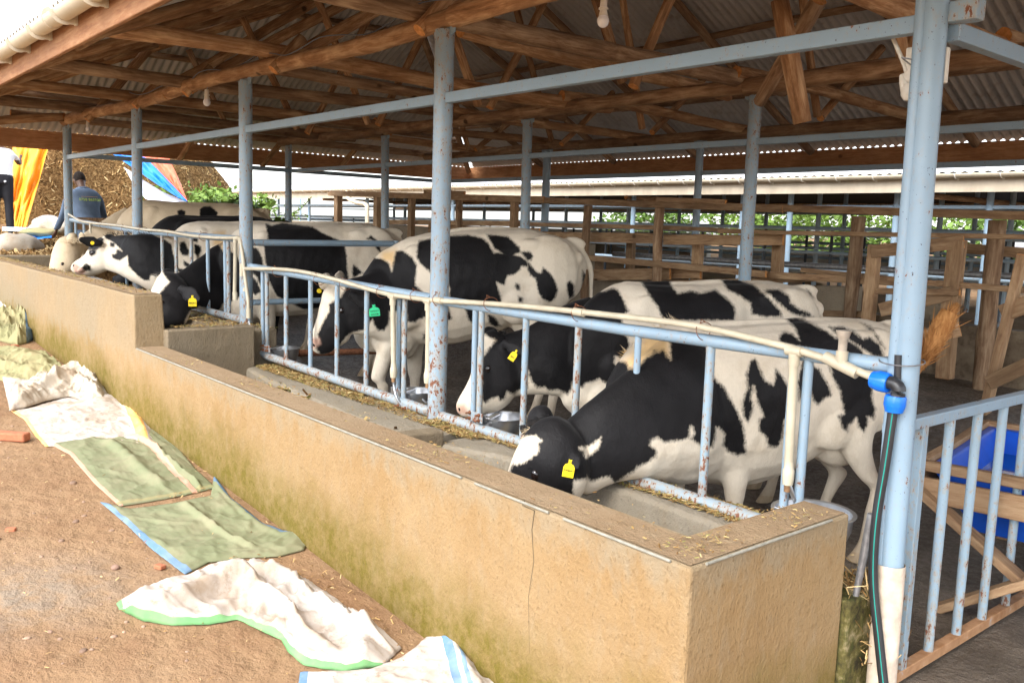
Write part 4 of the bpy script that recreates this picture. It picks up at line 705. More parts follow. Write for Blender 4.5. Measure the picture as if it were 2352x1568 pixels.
C1 = cow('nearest black and white cow, head down in the trough, yellow tag reading SUNDAY', (-1.44, .44), (-.80, 1.48), .80, onY(1246, 966, -.28), onY(1178, 1200, -.57), .96, c1b, c1t, mat=None, low=.05, ears=((-.85, -.45), (.3, .2)), ear_t=.16, es=.95, ru=.075, custom=C1N, earpx=((1272, 1020, -.475), (1334, 1078, -.545)), whites=[c1w], eyepx=(1228, 1092), legs=[(-.12, .03), (-.10, 0), (.02, .02), (.12, -.02)], vox=.0095, deep=.045, hz=1.48, sag=.13, legx=-.20, nd=1.32, tail=[onY(2070, 745, 1.55), onY(2084, 800, 1.65), onY(2094, 845, 1.75), onY(2108, 850, 1.8)], udder=True, fat=1.06)
c2b = [poly('7', (590, 340), (560, 200), (720, 200), (720, 285), (760, 265), (800, 275), (850, 255), (880, 265), (910, 320), (935, 380), (905, 400), (900, 490), (930, 520), (945, 560), (920, 600), (940, 640), (915, 640), (890, 630), (865, 620), (860, 660), (900, 690), (930, 700), (880, 730), (815, 765), (780, 740), (750, 755), (700, 770), (690, 790), (640, 760), (630, 800), (610, 830), (600, 815), (560, 800), (510, 805), (490, 785), (450, 790), (420, 760), (398, 700), (395, 790), (350, 800), (320, 825), (290, 810), (275, 850), (250, 855), (240, 835), (200, 850), (170, 870), (152, 850), (152, 640), (180, 590), (225, 535), (160, 500), (150, 440), (260, 480), (420, 440)),
       poly('7', (985, 190), (1150, 190), (1170, 250), (1200, 285), (1270, 270), (1320, 285), (1400, 265), (1460, 310), (1500, 350), (1510, 385), (1500, 430), (1290, 430), (1240, 430), (1180, 430), (1120, 428), (1100, 370), (1060, 310), (1020, 250)),
       poly('8', (5, 210), (100, 210), (180, 238), (250, 300), (325, 380), (335, 410), (240, 410), (170, 395), (165, 340), (110, 300), (40, 265)), poly('8', (228, 265), (310, 262), (370, 300), (380, 340), (420, 365), (470, 385), (505, 410), (440, 410), (370, 385), (330, 350), (280, 305)), poly('8', (465, 262), (485, 280), (496, 310), (482, 295))]
C2N = [stn('7', [((720, 300), (760, 900), .82, .5), ((600, 345), (650, 885), .62, .52), ((480, 415), (560, 838), .47, .5), ((370, 468), (430, 828), .36, .5), ((270, 500), (340, 838), .28, .52), ((235, 525), (300, 820), .25, .5)]),
       stn('7', [((205, 478), (300, 570), .25, .8), ((160, 505), (350, 740), .22, .62), ((115, 600), (335, 835), .18, .6), ((92, 715), (262, 905), .14, .6), ((52, 805), (175, 932), .10, .7), ((20, 880), (112, 945), .07, .8), ((24, 918), (70, 945), .06, .8)])]
C2 = cow('black necked cow second from the camera with its nose over a steel bowl', (-2.20, .85), (-1.62, 2.02), .965, onY(1128, 772, .24), onY(1060, 928, .05), .97, c2b, [poly('7', (228, 512), (262, 512), (262, 540), (232, 540))], low=.03, ears=((.5, .1), (.2, 0)), legs=[(-.05, .05), (.0, .0), (.1, 0), (0, 0)], vox=.0115, ru=.06, custom=C2N, earpx=(pp('7', 262, 545, .17), pp('7', 372, 612, .13)), eyepx=poly('7', (185, 690))[0], nospx=poly('7', (32, 905))[0], pinks=[poly('7', (10, 885), (60, 878), (80, 930), (10, 930))])
c3b = [poly('6', (1190, 250), (1230, 240), (1290, 280), (1330, 335), (1318, 470), (1370, 515), (1430, 545), (1430, 690), (1380, 680), (1345, 690), (1320, 712), (1265, 705), (1265, 640), (1150, 640), (1150, 705), (1120, 762), (1080, 765), (1045, 720), (1040, 690), (990, 760), (900, 780), (870, 805), (835, 850), (770, 915), (700, 925), (665, 870), (690, 830), (680, 790), (720, 700), (757, 640), (757, 590), (830, 550), (862, 500), (850, 300), (1000, 250), (1060, 290), (1110, 300), (1150, 330), (1165, 380)),
       poly('6', (1340, 180), (1500, 150), (1660, 140), (1760, 160), (1800, 200), (1830, 255), (1916, 262), (2010, 280), (2070, 330), (2050, 350), (2010, 345), (2005, 370), (1960, 400), (1916, 410), (1905, 470), (1850, 450), (1860, 500), (1880, 540), (1880, 600), (1530, 600), (1545, 500), (1530, 440), (1432, 400), (1400, 370), (1345, 320), (1325, 280)),
       poly('7', (175, -30), (290, -20), (355, 40), (360, 65), (335, 75), (305, 100), (270, 80), (220, 45)), poly('7', (355, 60), (410, 62), (427, 85), (415, 110), (390, 105)), poly('7', (390, 110), (440, 165), (470, 180), (480, 145), (520, 180), (545, 220), (560, 270), (545, 310), (520, 333), (480, 320), (455, 280), (447, 240), (440, 205), (410, 190), (395, 150)),
       poly('7', (335, 230), (355, 235), (358, 270), (340, 272), (332, 250)), poly('7', (345, 300), (372, 310), (370, 335), (350, 335)), poly('7', (605, 230), (625, 218), (645, 240), (645, 300), (620, 315), (608, 270)), poly('7', (690, 160), (718, 200), (712, 265), (688, 250)),
       poly('6', (1520, 600), (1540, 620), (1560, 690), (1535, 700), (1520, 690)), poly('6', (1640, 610), (1700, 610), (1695, 720), (1670, 700)), poly('6', (1790, 660), (1830, 670), (1880, 735), (1840, 740), (1800, 715)), poly('6', (1370, 790), (1385, 790), (1385, 820), (1370, 825))]
C3N = [stn('t', [((650, 215), (650, 600), .80, .5), ((578, 235), (605, 556), .60, .52), ((510, 277), (560, 522), .46, .5), ((450, 294), (500, 505), .34, .52), ((405, 305), (450, 500), .26, .52)]),
       stn('t', [((398, 290), (445, 360), .26, .8), ((355, 332), (458, 440), .22, .66), ((338, 385), (450, 508), .19, .62), ((322, 450), (425, 538), .16, .62), ((306, 498), (375, 566), .13, .72), ((293, 524), (345, 573), .11, .85), ((297, 548), (328, 570), .10, .85)])]
C3 = cow('large cow with a green ear tag and white blaze behind the middle barrier', (-4.58, .78), (-3.66, 1.92), 1.14, onY(752, 648, .22), onY(716, 785, .10), 1.06, c3b, [poly('6', (1095, 250), (1190, 235), (1195, 320), (1160, 350), (1150, 320), (1095, 320))], low=.13, ears=((.0, -.35), (.3, 0)), legs=[(.18, .03, .10), (-.02, 0), (.0, 0), (.1, 0)], vox=.0115, nd=1.15, back=.02, custom=C3N, earpx=(pp('t', 450, 350, .17), pp('t', 548, 398, .12)), eyepx=poly('t', (418, 412))[0], nospx=poly('t', (313, 541))[0], pinks=[poly('6', (620, 810), (690, 815), (700, 850), (650, 890), (620, 870))], udder=True)
c4b = [poly('c', (570, 690), (640, 725), (750, 690), (830, 700), (1000, 725), (1090, 735), (1200, 800), (1290, 845), (1380, 880), (1450, 950), (1470, 1050), (1475, 1180), (1490, 1290), (1500, 1600), (1000, 1650), (700, 1500), (620, 1350), (590, 1230), (570, 1080), (555, 940), (600, 870), (600, 820)), poly('c', (1690, 870), (1735, 830), (1800, 880), (1870, 1050), (1800, 980), (1760, 890)), poly('c', (1770, 1075), (1800, 1110), (1780, 1170), (1750, 1180)), poly('c', (1545, 1150), (1600, 1200), (1650, 1240), (1540, 1300), (1530, 1220)),
       poly('c', (380, 930), (490, 980), (540, 1080), (550, 1160), (530, 1400), (470, 1280), (380, 1200)), poly('6', (230, 380), (290, 450), (310, 510), (275, 535), (230, 500)),
       poly('2', (1375, 735), (1420, 715), (1462, 775), (1500, 765), (1550, 795), (1585, 900), (1585, 1060), (1540, 1080), (1490, 1110), (1460, 1110), (1445, 1140), (1410, 1170), (1380, 1150), (1340, 1140), (1300, 1130), (1290, 1140), (1240, 1160), (1215, 1210), (1190, 1290), (1000, 1290), (1015, 1100), (1040, 1050), (1080, 1000), (1110, 970), (1090, 950), (1060, 905), (1100, 700), (1300, 640))]
C4N = [stn('2', [((1620, 660), (1640, 1280), .62, .5), ((1440, 715), (1500, 1190), .27, .5), ((1330, 790), (1400, 1165), .07, .5), ((1220, 872), (1300, 1150), -.12, .52), ((1130, 932), (1230, 1150), -.25, .52)]),
       stn('2', [((1090, 925), (1190, 1010), -.27, .8), ((1035, 930), (1250, 1120), -.32, .62), ((992, 1010), (1240, 1192), -.38, .6), ((985, 1090), (1210, 1238), -.44, .62), ((990, 1160), (1150, 1270), -.49, .7), ((1000, 1210), (1090, 1290), -.53, .8)])]
C4 = cow('black headed cow with a pale blaze feeding just beyond the step in the wall', (-6.98, .52), (-6.42, 1.72), 1.225, onY(386, 634, -.32), (-6.72, -.52, .30), 1.08, c4b, [poly('2', (1395, 670), (1460, 670), (1460, 780), (1430, 725), (1385, 725))], low=.06, ears=((-.75, -.30), (.2, 0)), ear_t=.14, custom=C4N, earpx=(pp('2', 1175, 1010, -.38), pp('2', 1305, 1090, -.44)), eyepx=poly('2', (1062, 1105))[0], vox=.0135, legs=[(-.1, 0), (.1, 0), (.1, 0), (0, 0)])
c5b = [poly('2', (640, 600), (700, 590), (850, 600), (960, 600), (1010, 665), (1070, 690), (1120, 720), (1130, 780), (1150, 850), (1140, 920), (1080, 905), (1010, 920), (985, 925), (975, 960), (940, 960), (900, 930), (870, 900), (840, 870), (832, 800), (780, 832), (735, 815), (728, 790), (760, 785), (760, 755), (800, 770), (760, 730), (720, 700), (690, 690)), poly('2', (480, 600), (600, 620), (680, 690), (672, 735), (630, 762), (560, 762), (500, 750)), poly('2', (715, 710), (750, 715), (748, 745), (722, 740)), poly('2', (580, 762), (628, 758), (630, 785), (600, 805), (582, 795)), poly('2', (498, 880), (540, 870), (560, 845), (590, 860), (592, 895), (560, 900), (500, 895)),
       poly('2', (1175, 712), (1205, 705), (1237, 770), (1230, 802), (1188, 795), (1172, 760)), poly('2', (1200, 828), (1242, 855), (1235, 882), (1200, 862)), poly('2', (1262, 662), (1297, 680), (1292, 712), (1258, 706)), poly('2', (1268, 720), (1312, 738), (1317, 770), (1290, 802), (1268, 780)), poly('2', (1160, 878), (1202, 888), (1190, 912), (1165, 905)), poly('2', (1205, 640), (1250, 650), (1255, 690), (1215, 680))]
C5N = [stn('2', [((1250, 620), (1330, 1200), .42, .5), ((1060, 655), (1130, 1100), .12, .5), ((900, 657), (960, 1020), -.12, .5), ((780, 664), (800, 928), -.24, .52), ((690, 672), (710, 900), -.31, .52)]),
       stn('2', [((710, 668), (740, 860), -.30, .7), ((640, 690), (680, 905), -.36, .62), ((590, 755), (612, 932), -.42, .6), ((545, 800), (572, 937), -.48, .65), ((500, 830), (536, 932), -.54, .75), ((470, 850), (500, 915), -.59, .85), ((470, 870), (482, 900), -.61, .85)])]
C5 = cow('white faced cow with a black ear lifting its head over the high wall', (-8.42, .46), (-7.8, 1.75), 1.235, onY(252, 552, -.30), onY(172, 612, -.62), 1.07, c5b, [poly('2', (1395, 650), (1470, 640), (1470, 740), (1390, 730))], low=.03, ears=((-.75, .75), (.1, .3)), es=1.25, custom=C5N, earpx=(pp('2', 672, 725, -.40), pp('2', 512, 688, -.46)), eyepx=poly('2', (600, 783))[0], nospx=poly('2', (480, 862))[0], vox=.0145, pinks=[poly('2', (468, 840), (500, 850), (560, 905), (540, 935), (500, 920), (468, 880))])
C6 = cow('black backed cow half hidden between its neighbours, dark head low in the trough', (-9.55, .62), (-9.0, 1.95), 1.30, onY(372, 590, .30), onY(262, 652, -.05), 1.02, [poly('d', (0, 0), (2352, 0), (2352, 1568), (0, 1568))], low=.02, vox=.0155)
C7N = [stn('2', [((820, 480), (900, 800), .6, .5), ((690, 555), (760, 850), .32, .5), ((590, 620), (630, 850), .1, .55), ((500, 688), (530, 870), -.1, .6)]),
       stn('2', [((470, 690), (550, 770), -.15, .9), ((390, 690), (520, 830), -.28, .8), ((342, 760), (505, 890), -.36, .75), ((326, 850), (470, 930), -.43, .8), ((322, 930), (430, 985), -.5, .9), ((335, 980), (390, 1015), -.54, .9)])]
C7 = cow('cream coloured cow with a pale face and two black spots on its back, furthest left', (-10.6, .62), (-10.0, 1.95), 1.49, onY(168, 548, -.28), onY(128, 655, -.52), 1.13, [poly('2', (1160, 505), (1185, 497), (1212, 510), (1210, 535), (1175, 540), (1158, 525)), poly('2', (1305, 495), (1330, 478), (1372, 475), (1405, 500), (1425, 520), (1418, 548), (1350, 560), (1305, 545))], (), mat=M_CREAMCOAT, vox=.0155, headw=1.1, custom=C7N, eyepx=(143.4, 605.8), ears=((-.1, .2), (-.1, .2)))
ear_tag(1306, 1080, -.575, .050, .060, M_TAGY, [('SUNDAY', .0)], C1[0], -.14)
ear_tag(1178, 818, .06, .040, .055, M_TAGY, [('2011', -.1)], C2[0], -.55)
ear_tag(860, 716, .02, .075, .062, M_TAGG, [('TOPSHOT', .08), ('HOUTM', -.3)], C3[0], .12)
ear_tag(442, 694, -.50, .066, .072, M_TAGY, [('BECKY', -.1)], C4[0], 0)
ear_tag(212, 558, -.53, .020, .02, M_TAGY, None, C5[0], rnd=True); ear_tag(733, 668, .34, .020, .02, M_TAGY, None, C3[0], rnd=True)
k = NM('blond_hair', .8, .2); k.setc(k.ramp(k.noise(40, 3), [(.35, (.50, .30, .11)), (.65, (.72, .52, .26))])); M_BLOND = k.m
k = NM('black_hair', .6, .3); k.setc(k.ramp(k.noise(40, 3), [(.35, (.012, .01, .01)), (.65, (.035, .03, .028))])); M_BLACKHAIR = k.m
k = NM('cream_hair', .8, .2); k.setc(k.ramp(k.noise(40, 3), [(.35, (.55, .42, .26)), (.65, (.72, .6, .42))])); M_CREAMHAIR = k.m
def tuft(root, A, B, dirv, ln, n, mat, spread=.02, seed=1, name='hair_tuft'):
    R = random.Random(seed); A, B, dirv = Vector(A), Vector(B), Vector(dirv).normalized(); b = MB(); sd_ = dirv.cross(CF).normalized()
    for i in range(n):
        p = A.lerp(B, R.random())+Vector((R.gauss(0, spread), R.gauss(0, spread), R.gauss(0, spread*.4))); d = (dirv+Vector((R.gauss(0, .35), R.gauss(0, .35), R.gauss(0, .35)))).normalized(); l_ = ln*R.uniform(.5, 1.1)
        e = p+d*l_; w_ = Vector((R.gauss(0, 1), R.gauss(0, 1), R.gauss(0, 1))).cross(d).normalized()*.0022
        m_ = p.lerp(e, .55)+dirv*l_*.12; b.add([p-w_-d*.012, p+w_-d*.012, m_+w_*.7, m_-w_*.7, e], [(0, 1, 2, 3), (3, 2, 4)])
    return b.build(name, mat, root)
tuft(C1[0], onY(1452, 824, .28), onY(1530, 786, .40), (-.5, -.5, .25), .07, 380, M_BLOND, .022, 2); tuft(C1[0], onY(1462, 815, .30), onY(1550, 738, .48), (-.4, -.5, .5), .05, 260, M_CREAMHAIR, .02, 3); tuft(C1[0], onY(1232, 978, -.36), onY(1262, 966, -.30), (-.6, -.6, -.1), .06, 160, M_BLACKHAIR, .025, 4); tuft(C1[0], onY(1220, 990, -.40), onY(1245, 985, -.36), (-.5, -.6, -.5), .06, 120, M_CREAMHAIR, .018, 5)
tuft(C2[0], onY(1112, 772, .22), onY(1140, 762, .28), (-.7, -.4, -.2), .05, 140, M_BLACKHAIR, .022, 7)
tuft(C3[0], onY(878, 605, .6), onY(905, 580, .75), (-.5, -.5, .2), .06, 180, M_BLOND, .025, 8); tuft(C3[0], onY(748, 640, .2), onY(765, 635, .25), (-.4, -.6, .6), .05, 90, M_BLACKHAIR, .02, 9)
tuft(C4[0], onY(358, 632, -.34), onY(392, 625, -.32), (-.4, -.7, .35), .05, 100, M_BLACKHAIR, .02, 10); tuft(C4[0], onY(360, 642, -.37), onY(375, 645, -.37), (-.3, -.4, -.8), .05, 60, M_CREAMHAIR, .012, 11)
tuft(C5[0], onY(240, 540, -.3), onY(400, 530, .1), (-.2, -.4, .8), .035, 160, M_BLACKHAIR, .02, 12); tuft(C7[0], onY(145, 562, -.34), onY(175, 552, -.30), (-.5, -.6, .2), .08, 160, M_CREAMHAIR, .04, 13)
# tail switch of the near cow, flicked up
b = MB(); R = random.Random(3); A, B = onY(2108, 850, 1.80), onY(2196, 692, 1.9); ax = (B-A); nrm_ = ax.cross(Vector((1, 0, 0))).normalized(); sd2 = ax.cross(nrm_).normalized()
for i in range(900):
    t0 = R.uniform(0, .72); sp = .02+.045*math.sin(PI*min(1, t0+.25))
    st = A+ax*t0+nrm_*R.gauss(0, .014)+sd2*R.gauss(0, .014); e = A+ax*min(1.04, t0+R.uniform(.2, .38))+nrm_*R.gauss(0, sp*.55)+sd2*R.gauss(0, sp*.55)-Vector((0, 0, .03*t0))
    b.tube([st, st.lerp(e, .55)+nrm_*R.gauss(0, .006), e], [.0042, .0036, .0008], 4)
b.tube([A-ax*.25, A, A+ax*.6, A+ax*.85], [.014, .022, .058, .050], 12); b.build('tail_switch', M_TAILHAIR, C1[0], smooth='all')
# ------------------------------------------------------------ wooden handling fence behind the cows
fn = thing('cattle_fence', 'brown timber pole and plank fence across the back of the cowshed behind the cows', 'fence', (-6, 5, 0))
FY = 5.0
def fpost(px_, py_, w_px, rnd_, y=FY, zb=-.1):
    P = onY(px_, py_, y); r = w_px/2/FPX*(P-CAM).dot(CF)
    if rnd_: log('fence_post', (P.x, P.y, zb), P, r, fn, M_LOG_WORN, 12)
    else: plank('fence_post', (P.x, P.y, zb), P, r*2, r*1.6, fn, M_PLANK, YAW*0)
for a in ((777, 444, 17, 0), (868, 452, 17, 0), (946, 456, 15, 0), (1055, 460, 16, 1), (1182, 464, 17, 0), (1351, 472, 19, 1), (1515, 477, 21, 1), (1972, 497, 32, 1), (2292, 506, 40, 1)): fpost(*a)
for a in ((1605, 538, 22, 0, 5.7), (1790, 538, 24, 0, 5.7), (2010, 562, 26, 0, 4.4, -.2), (2200, 552, 34, 0, 4.6, .1), (1095, 535, 14, 0, 6.0), (1305, 552, 16, 0, 6.0), (1450, 545, 18, 0, 6.0)): fpost(*a)
P = onY(2340, 590, 4.0); plank('fence_post', (P.x-.16, 4.0, -.3), P+Vector((.03, 0, .02)), .10, .06, fn)
def rail(p0, p1, w_px, y0=FY-.09, y1=None, mat=None, th=.035):
    A, B = onY(*p0, y0), onY(*p1, y1 if y1 is not None else y0); Z_ = ((A+B)/2-CAM).dot(CF); return plank('rail_plank', A, B, th, w_px/FPX*Z_, fn, mat, 0)
for a in (((755, 444), (1250, 459), 13), ((1180, 458), (1800, 480), 15), ((1760, 477), (2420, 498), 18), ((975, 440), (1068, 443), 8), ((1508, 458), (1668, 464), 11)): rail(*a)
for a in (((892, 510), (1200, 514), 11, 5.15), ((1180, 514), (1560, 524), 9, 5.15), ((1540, 523), (1800, 535), 9), ((1650, 532), (2400, 545), 10), ((1062, 532), (1240, 536), 22, 5.2), ((1230, 542), (1510, 548), 22, 5.2), ((1525, 551), (1800, 551), 24, 5.2), ((985, 524), (1100, 530), 20, 5.3)): rail(*a)
for a in (((1310, 588), (1760, 630), 14), ((1355, 632), (1540, 628), 26, 5.2), ((1520, 628), (1610, 630), 20, 5.3), ((1740, 630), (2060, 648), 16, 5.05), ((1840, 620), (2060, 642), 11, 5.2), ((1540, 650), (1880, 640), 12, 5.3), ((1700, 715), (2000, 722), 14, 5.05)): rail(*a)
for a in (((2000, 578), (2215, 556), 30, 4.3, 4.6), ((2010, 668), (2205, 672), 14, 4.4, 4.5), ((2020, 712), (2205, 668), 32, 4.3, 4.6), ((2040, 790), (2205, 755), 34, 4.3, 4.6), ((2040, 640), (2160, 652), 12, 4.6), ((2150, 650), (2460, 675), 14, 4.6), ((2210, 570), (2460, 590), 24, 5.2), ((2300, 720), (2440, 670), 40, 4.0), ((2270, 880), (2440, 800), 34, 3.9)): rail(*a)
A, B = onY(1409, 583, 6.2), onY(2420, 640, 6.2); pipe('steel_rail', [A, (A+B)/2+Vector((0, 0, -.01)), B], .035, M_GREYMETAL, fn); A, B = onY(860, 519, 6.2), onY(1420, 540, 6.2)
# low concrete wall at the back
bw = thing('back_wall', 'stained low concrete wall at the back of the cowshed behind the timber fence', 'wall', (-6, 5.4, 0))
def wallseg(L, y0, y1, mat):
    b = MB(); V_ = []
    for px_, py_ in L:
        P = onY(px_, py_, y0); V_ += [(P.x, y0, -.3), (P.x, y0, P.z), (P.x, y1, P.z), (P.x, y1, -.3)]
    n = len(L); b.add(V_, [(4*i+j, 4*i+4+j, 4*i+4+(j+1) % 4, 4*i+(j+1) % 4) for i in range(n-1) for j in range(4)]+[(0, 1, 2, 3), (4*n-1, 4*n-2, 4*n-3, 4*n-4)]); return b.build('wall_panel', mat, bw, bevel=.01)
wallseg([(540, 503), (700, 508), (860, 512), (1010, 524), (1200, 545), (1345, 560)], 5.4, 5.6, M_CONC); wallseg([(1345, 640), (1600, 650), (1960, 658)], 5.4, 5.6, M_CONC)
k = NM('stained_wall', .8, .25); n1 = k.noise(2.5, 6, .65); n2 = k.noise(16, 5, .6); c = k.ramp(n1, [(.35, (.10, .07, .045)), (.55, (.20, .15, .10)), (.7, (.30, .25, .18))]); k.setc(k.mix(k.ramp(n2, [(.5, 0.), (.7, .7)]), c, (.07, .045, .028))); k.bump(n2, .4, .01); M_STAIN = k.m
wallseg([(1960, 715), (2110, 735), (2600, 790)], 5.35, 5.55, M_STAIN)
b = MB(); P = onY(2140, 700, 6.0); b.box((P.x, 6.0, P.z-.05), (.45, .2, .5)); b.build('wall_panel', M_CONC, bw, bevel=.01)
# ------------------------------------------------------------ the next cowshed
nb = thing('neighbour_shed', 'second long cowshed beyond the fence with cream gutter and pale sheet roof', 'cowshed', (-10, 12, 0))
NX0, NX1, NY, NZ = -34, 12, 10.0, 2.16
corr('roof_sheet', (NX0, NY-.05, 2.28), (NX1-NX0, 0, 0), (0, 4.6, .60), 0, lambda s: (0, 1), M_TINLIGHT, nb, pitch=.16, amp=.014)
corr('roof_sheet', (NX0, NY+9.2, 2.28), (NX1-NX0, 0, 0), (0, -4.6, .60), 0, lambda s: (0, 1), M_TINLIGHT, nb, pitch=.16, amp=.014)
b = MB(); V_ = [(x, NY+d, z) for x in rng_(NX0, NX1, 4) for d, z in ((.15, 2.22), (4.6, 2.80), (9.0, 2.22))]; n = len(V_)//3; b.add(V_, [(3*i+j, 3*i+3+j, 3*i+4+j, 3*i+1+j) for i in range(n-1) for j in (0, 1)]); b.build('dark_underside_sheet', flat('underside_shade', (.02, .017, .015), .8, .1, .3), nb)  # near-black sheet added below the roof, its colour painting the shade under there
b = MB(); b.box(((NX0+NX1)/2, NY+9.12, 2.08), (NX1-NX0, .04, .30)); b.build('back_fascia', M_PLANK, nb)
b = MB(); b.box(((NX0+NX1)/2, NY+.02, 2.10), (NX1-NX0, .04, .20)); b.build('fascia', M_PALEFASCIA, nb)
b = MB(); V_ = [(x, NY-.07+math.cos(a)*.065, 2.26+math.sin(a)*.065) for x in rng_(NX0, NX1, 2) for a in [PI+PI*i/10 for i in range(11)]]; n = len(V_)//11
b.add(V_, [(11*i+j, 11*i+11+j, 11*i+12+j, 11*i+1+j) for i in range(n-1) for j in range(10)]); g_ = b.build('gutter', M_GUTTER, nb, smooth=True); g_.modifiers.new('s', 'SOLIDIFY').thickness = .004
for i in range(42):
    x = -26+i*.62; b = MB(); b.tube([(x, NY-.07+math.cos(a)*.073, 2.26+math.sin(a)*.073) for a in [PI+PI*.95*j/8 for j in range(9)]], .009, 6); b.box((x, NY-.005, 2.21), (.03, .02, .09)); b.build('bracket', M_WHITEP, g_)
P = onY(800, 462, NY-.1); b = MB(); b.tube(smooth_path([Vector((P.x-.1, NY-.08, 2.2)), Vector((P.x, NY-.1, 1.98)), Vector((P.x+.5, NY-.1, 1.86)), Vector((P.x+1.0, NY-.1, 1.80)), Vector((P.x+1.1, NY-.1, 1.5)), Vector((P.x+1.1, NY-.1, -.2))], 4), .06, 14); b.build('downpipe', M_GUTTER, nb, smooth=True)
for row, (pxs, y) in enumerate((((710, 843, 1454, 1705, 1814, 2058, 2271, 1040, 545), 10.35), ((640, 780, 930, 1112, 1300, 1443, 1600, 1880, 2160, 2323), 13.4), ((600, 690, 905, 1000, 1225, 1380, 1560, 1660, 1760, 1940, 2110, 2240), 16.4))):
    for px_ in pxs: P = onY(px_, 500, y); b = MB(); b.tube([(P.x, y, -.2), (P.x, y, 2.35)], .05, 12); b.build('post', M_PAINT_TOP if row == 0 else M_PAINT, nb, smooth=True)
for y, z in ((10.35, 1.80), (13.4, 1.86), (16.4, 1.86)): b = MB(); b.box(((NX0+NX1)/2, y, z), (NX1-NX0, .05, .05)); b.build('tie_tube', M_PAINT, nb)
for y, z in ((10.6, .75), (12.2, 1.0), (12.2, 1.35), (13.5, .6), (14.8, 1.05), (14.8, 1.4), (16.5, .8), (16.5, 1.15), (11.4, 1.45)): b = MB(); b.tube([(NX0, y, z), (NX1, y, z)], .035, 8); b.build('pen_rail', M_PAINT, nb)
for i in range(46): x = -27+i*.75+random.uniform(-.1, .1); y = (12.2, 14.8)[i % 2]; b = MB(); b.tube([(x, y, .0), (x, y, 1.45)], .03, 8); b.build('pen_bar', flat('dark_steel', (.03, .04, .05), .5, .4) if i == 0 else bpy.data.materials['dark_steel'], nb)
for i, x in enumerate((-24, -17.5, -11, -5, 1)): log('rafter_log', (x, NY+.2, 2.15), (x, NY+4.6, 2.75), .05, nb); log('tie_log', (x, NY+.2, 1.98), (x, NY+9, 1.98), .05, nb, M_LOG_WORN)
b = MB(); b.box((-20, 18.8, .75), (9, .2, 1.1)); b.build('block_wall', flat('whitewashed_block', (.62, .60, .54), .8, .2, .15, 3), nb); b = MB(); b.box((-9, 18.8, .55), (12, .2, .7)); b.build('block_wall', flat('pale_block', (.55, .52, .46), .8, .2, .15, 3), nb)
nr = thing('lean_to_roof', 'low rusty tin lean-to roof seen far behind the second shed', 'lean-to', (-5, 19.5, 1)); corr('roof_sheet', (-8, 19.2, 1.0), (16, 0, 0), (0, 1.8, .45), 0, lambda s: (0, 1), M_TIN, nr, pitch=.18, amp=.02)
for x in (-7.5, -4, 0, 4): b = MB(); b.box((x, 19.4, .3), (.09, .09, 1.5)); b.build('post', M_PLANK, nr)
# ------------------------------------------------------------ leaves
def leafmat(name, d, l_): k = NM(name, .6, .3); k.setc(k.mix(k.rnd() if False else k.noise(3.5, 4), d, l_)); k.b.inputs['Subsurface Weight'].default_value = 0; return k.m
M_LEAF = leafmat('leaves', (.05, .11, .02), (.16, .26, .05)); M_LEAF2 = leafmat('bright_leaves', (.085, .17, .025), (.22, .33, .065)); M_STEM = flat('green_stem', (.12, .16, .05), .7, .2)
def foliage(name, label, cat, c, size, n, leaf, mat, group=None, stems=14, seed=1, kind=None, cl=40):
    R = random.Random(seed); c = Vector(c); t = thing(name, label, cat, c, group)
    b = MB(); s_ = MB(); cls = [Vector((R.gauss(0, .42)*size[0], R.gauss(0, .42)*size[1], R.uniform(.1, 1)*size[2])) for _ in range(cl)]
    for i in range(n):
        q_ = cls[R.randrange(cl)]; p = c+q_+Vector((R.gauss(0, .10)*size[0], R.gauss(0, .10)*size[1], R.gauss(0, .08)*size[2])); a = Vector((R.gauss(0, 1), R.gauss(0, 1), R.gauss(0, .6))).normalized(); d = a.cross(Vector((R.gauss(0, 1), R.gauss(0, 1), R.gauss(0, 1)))).normalized(); l_ = leaf*R.uniform(.6, 1.3)
        b.add([p, p+a*l_*.5+d*l_*.28, p+a*l_, p+a*l_*.5-d*l_*.28], [(0, 1, 2, 3)])
    for i in range(stems): q_ = cls[i % cl]; s_.tube([c, c+q_*.5+Vector((0, 0, .05)), c+q_], [.02*size[2]/1.5, .012, .004], 5)
    b.build('foliage', mat, t); s_.build('stem', M_STEM, t); return t
pt = lambda px_, py_, Z_: CAM+ray(px_, py_)*Z_
c_ = pt(470, 505, 19); foliage('bush', 'bright green leafy bush left of the second shed, behind the cream cow', 'bush', (c_.x, c_.y, .9), (2.6, 1.4, .95), 3200, .13, M_LEAF2, seed=2, cl=60)
c_ = pt(520, 500, 15); foliage('bush', 'low broad leaved plant in front of the end of the second shed', 'bush', (c_.x, c_.y, .85), (1.3, .6, .65), 900, .15, M_LEAF, seed=3, cl=30)
c_ = pt(400, 470, 24); foliage('shrub', 'thin twiggy shrub against the white sky beside the red tarpaulin', 'shrub', (c_.x, c_.y, 1.0), (.9, .9, 2.5), 500, .10, M_LEAF2, seed=4, stems=26, cl=26)
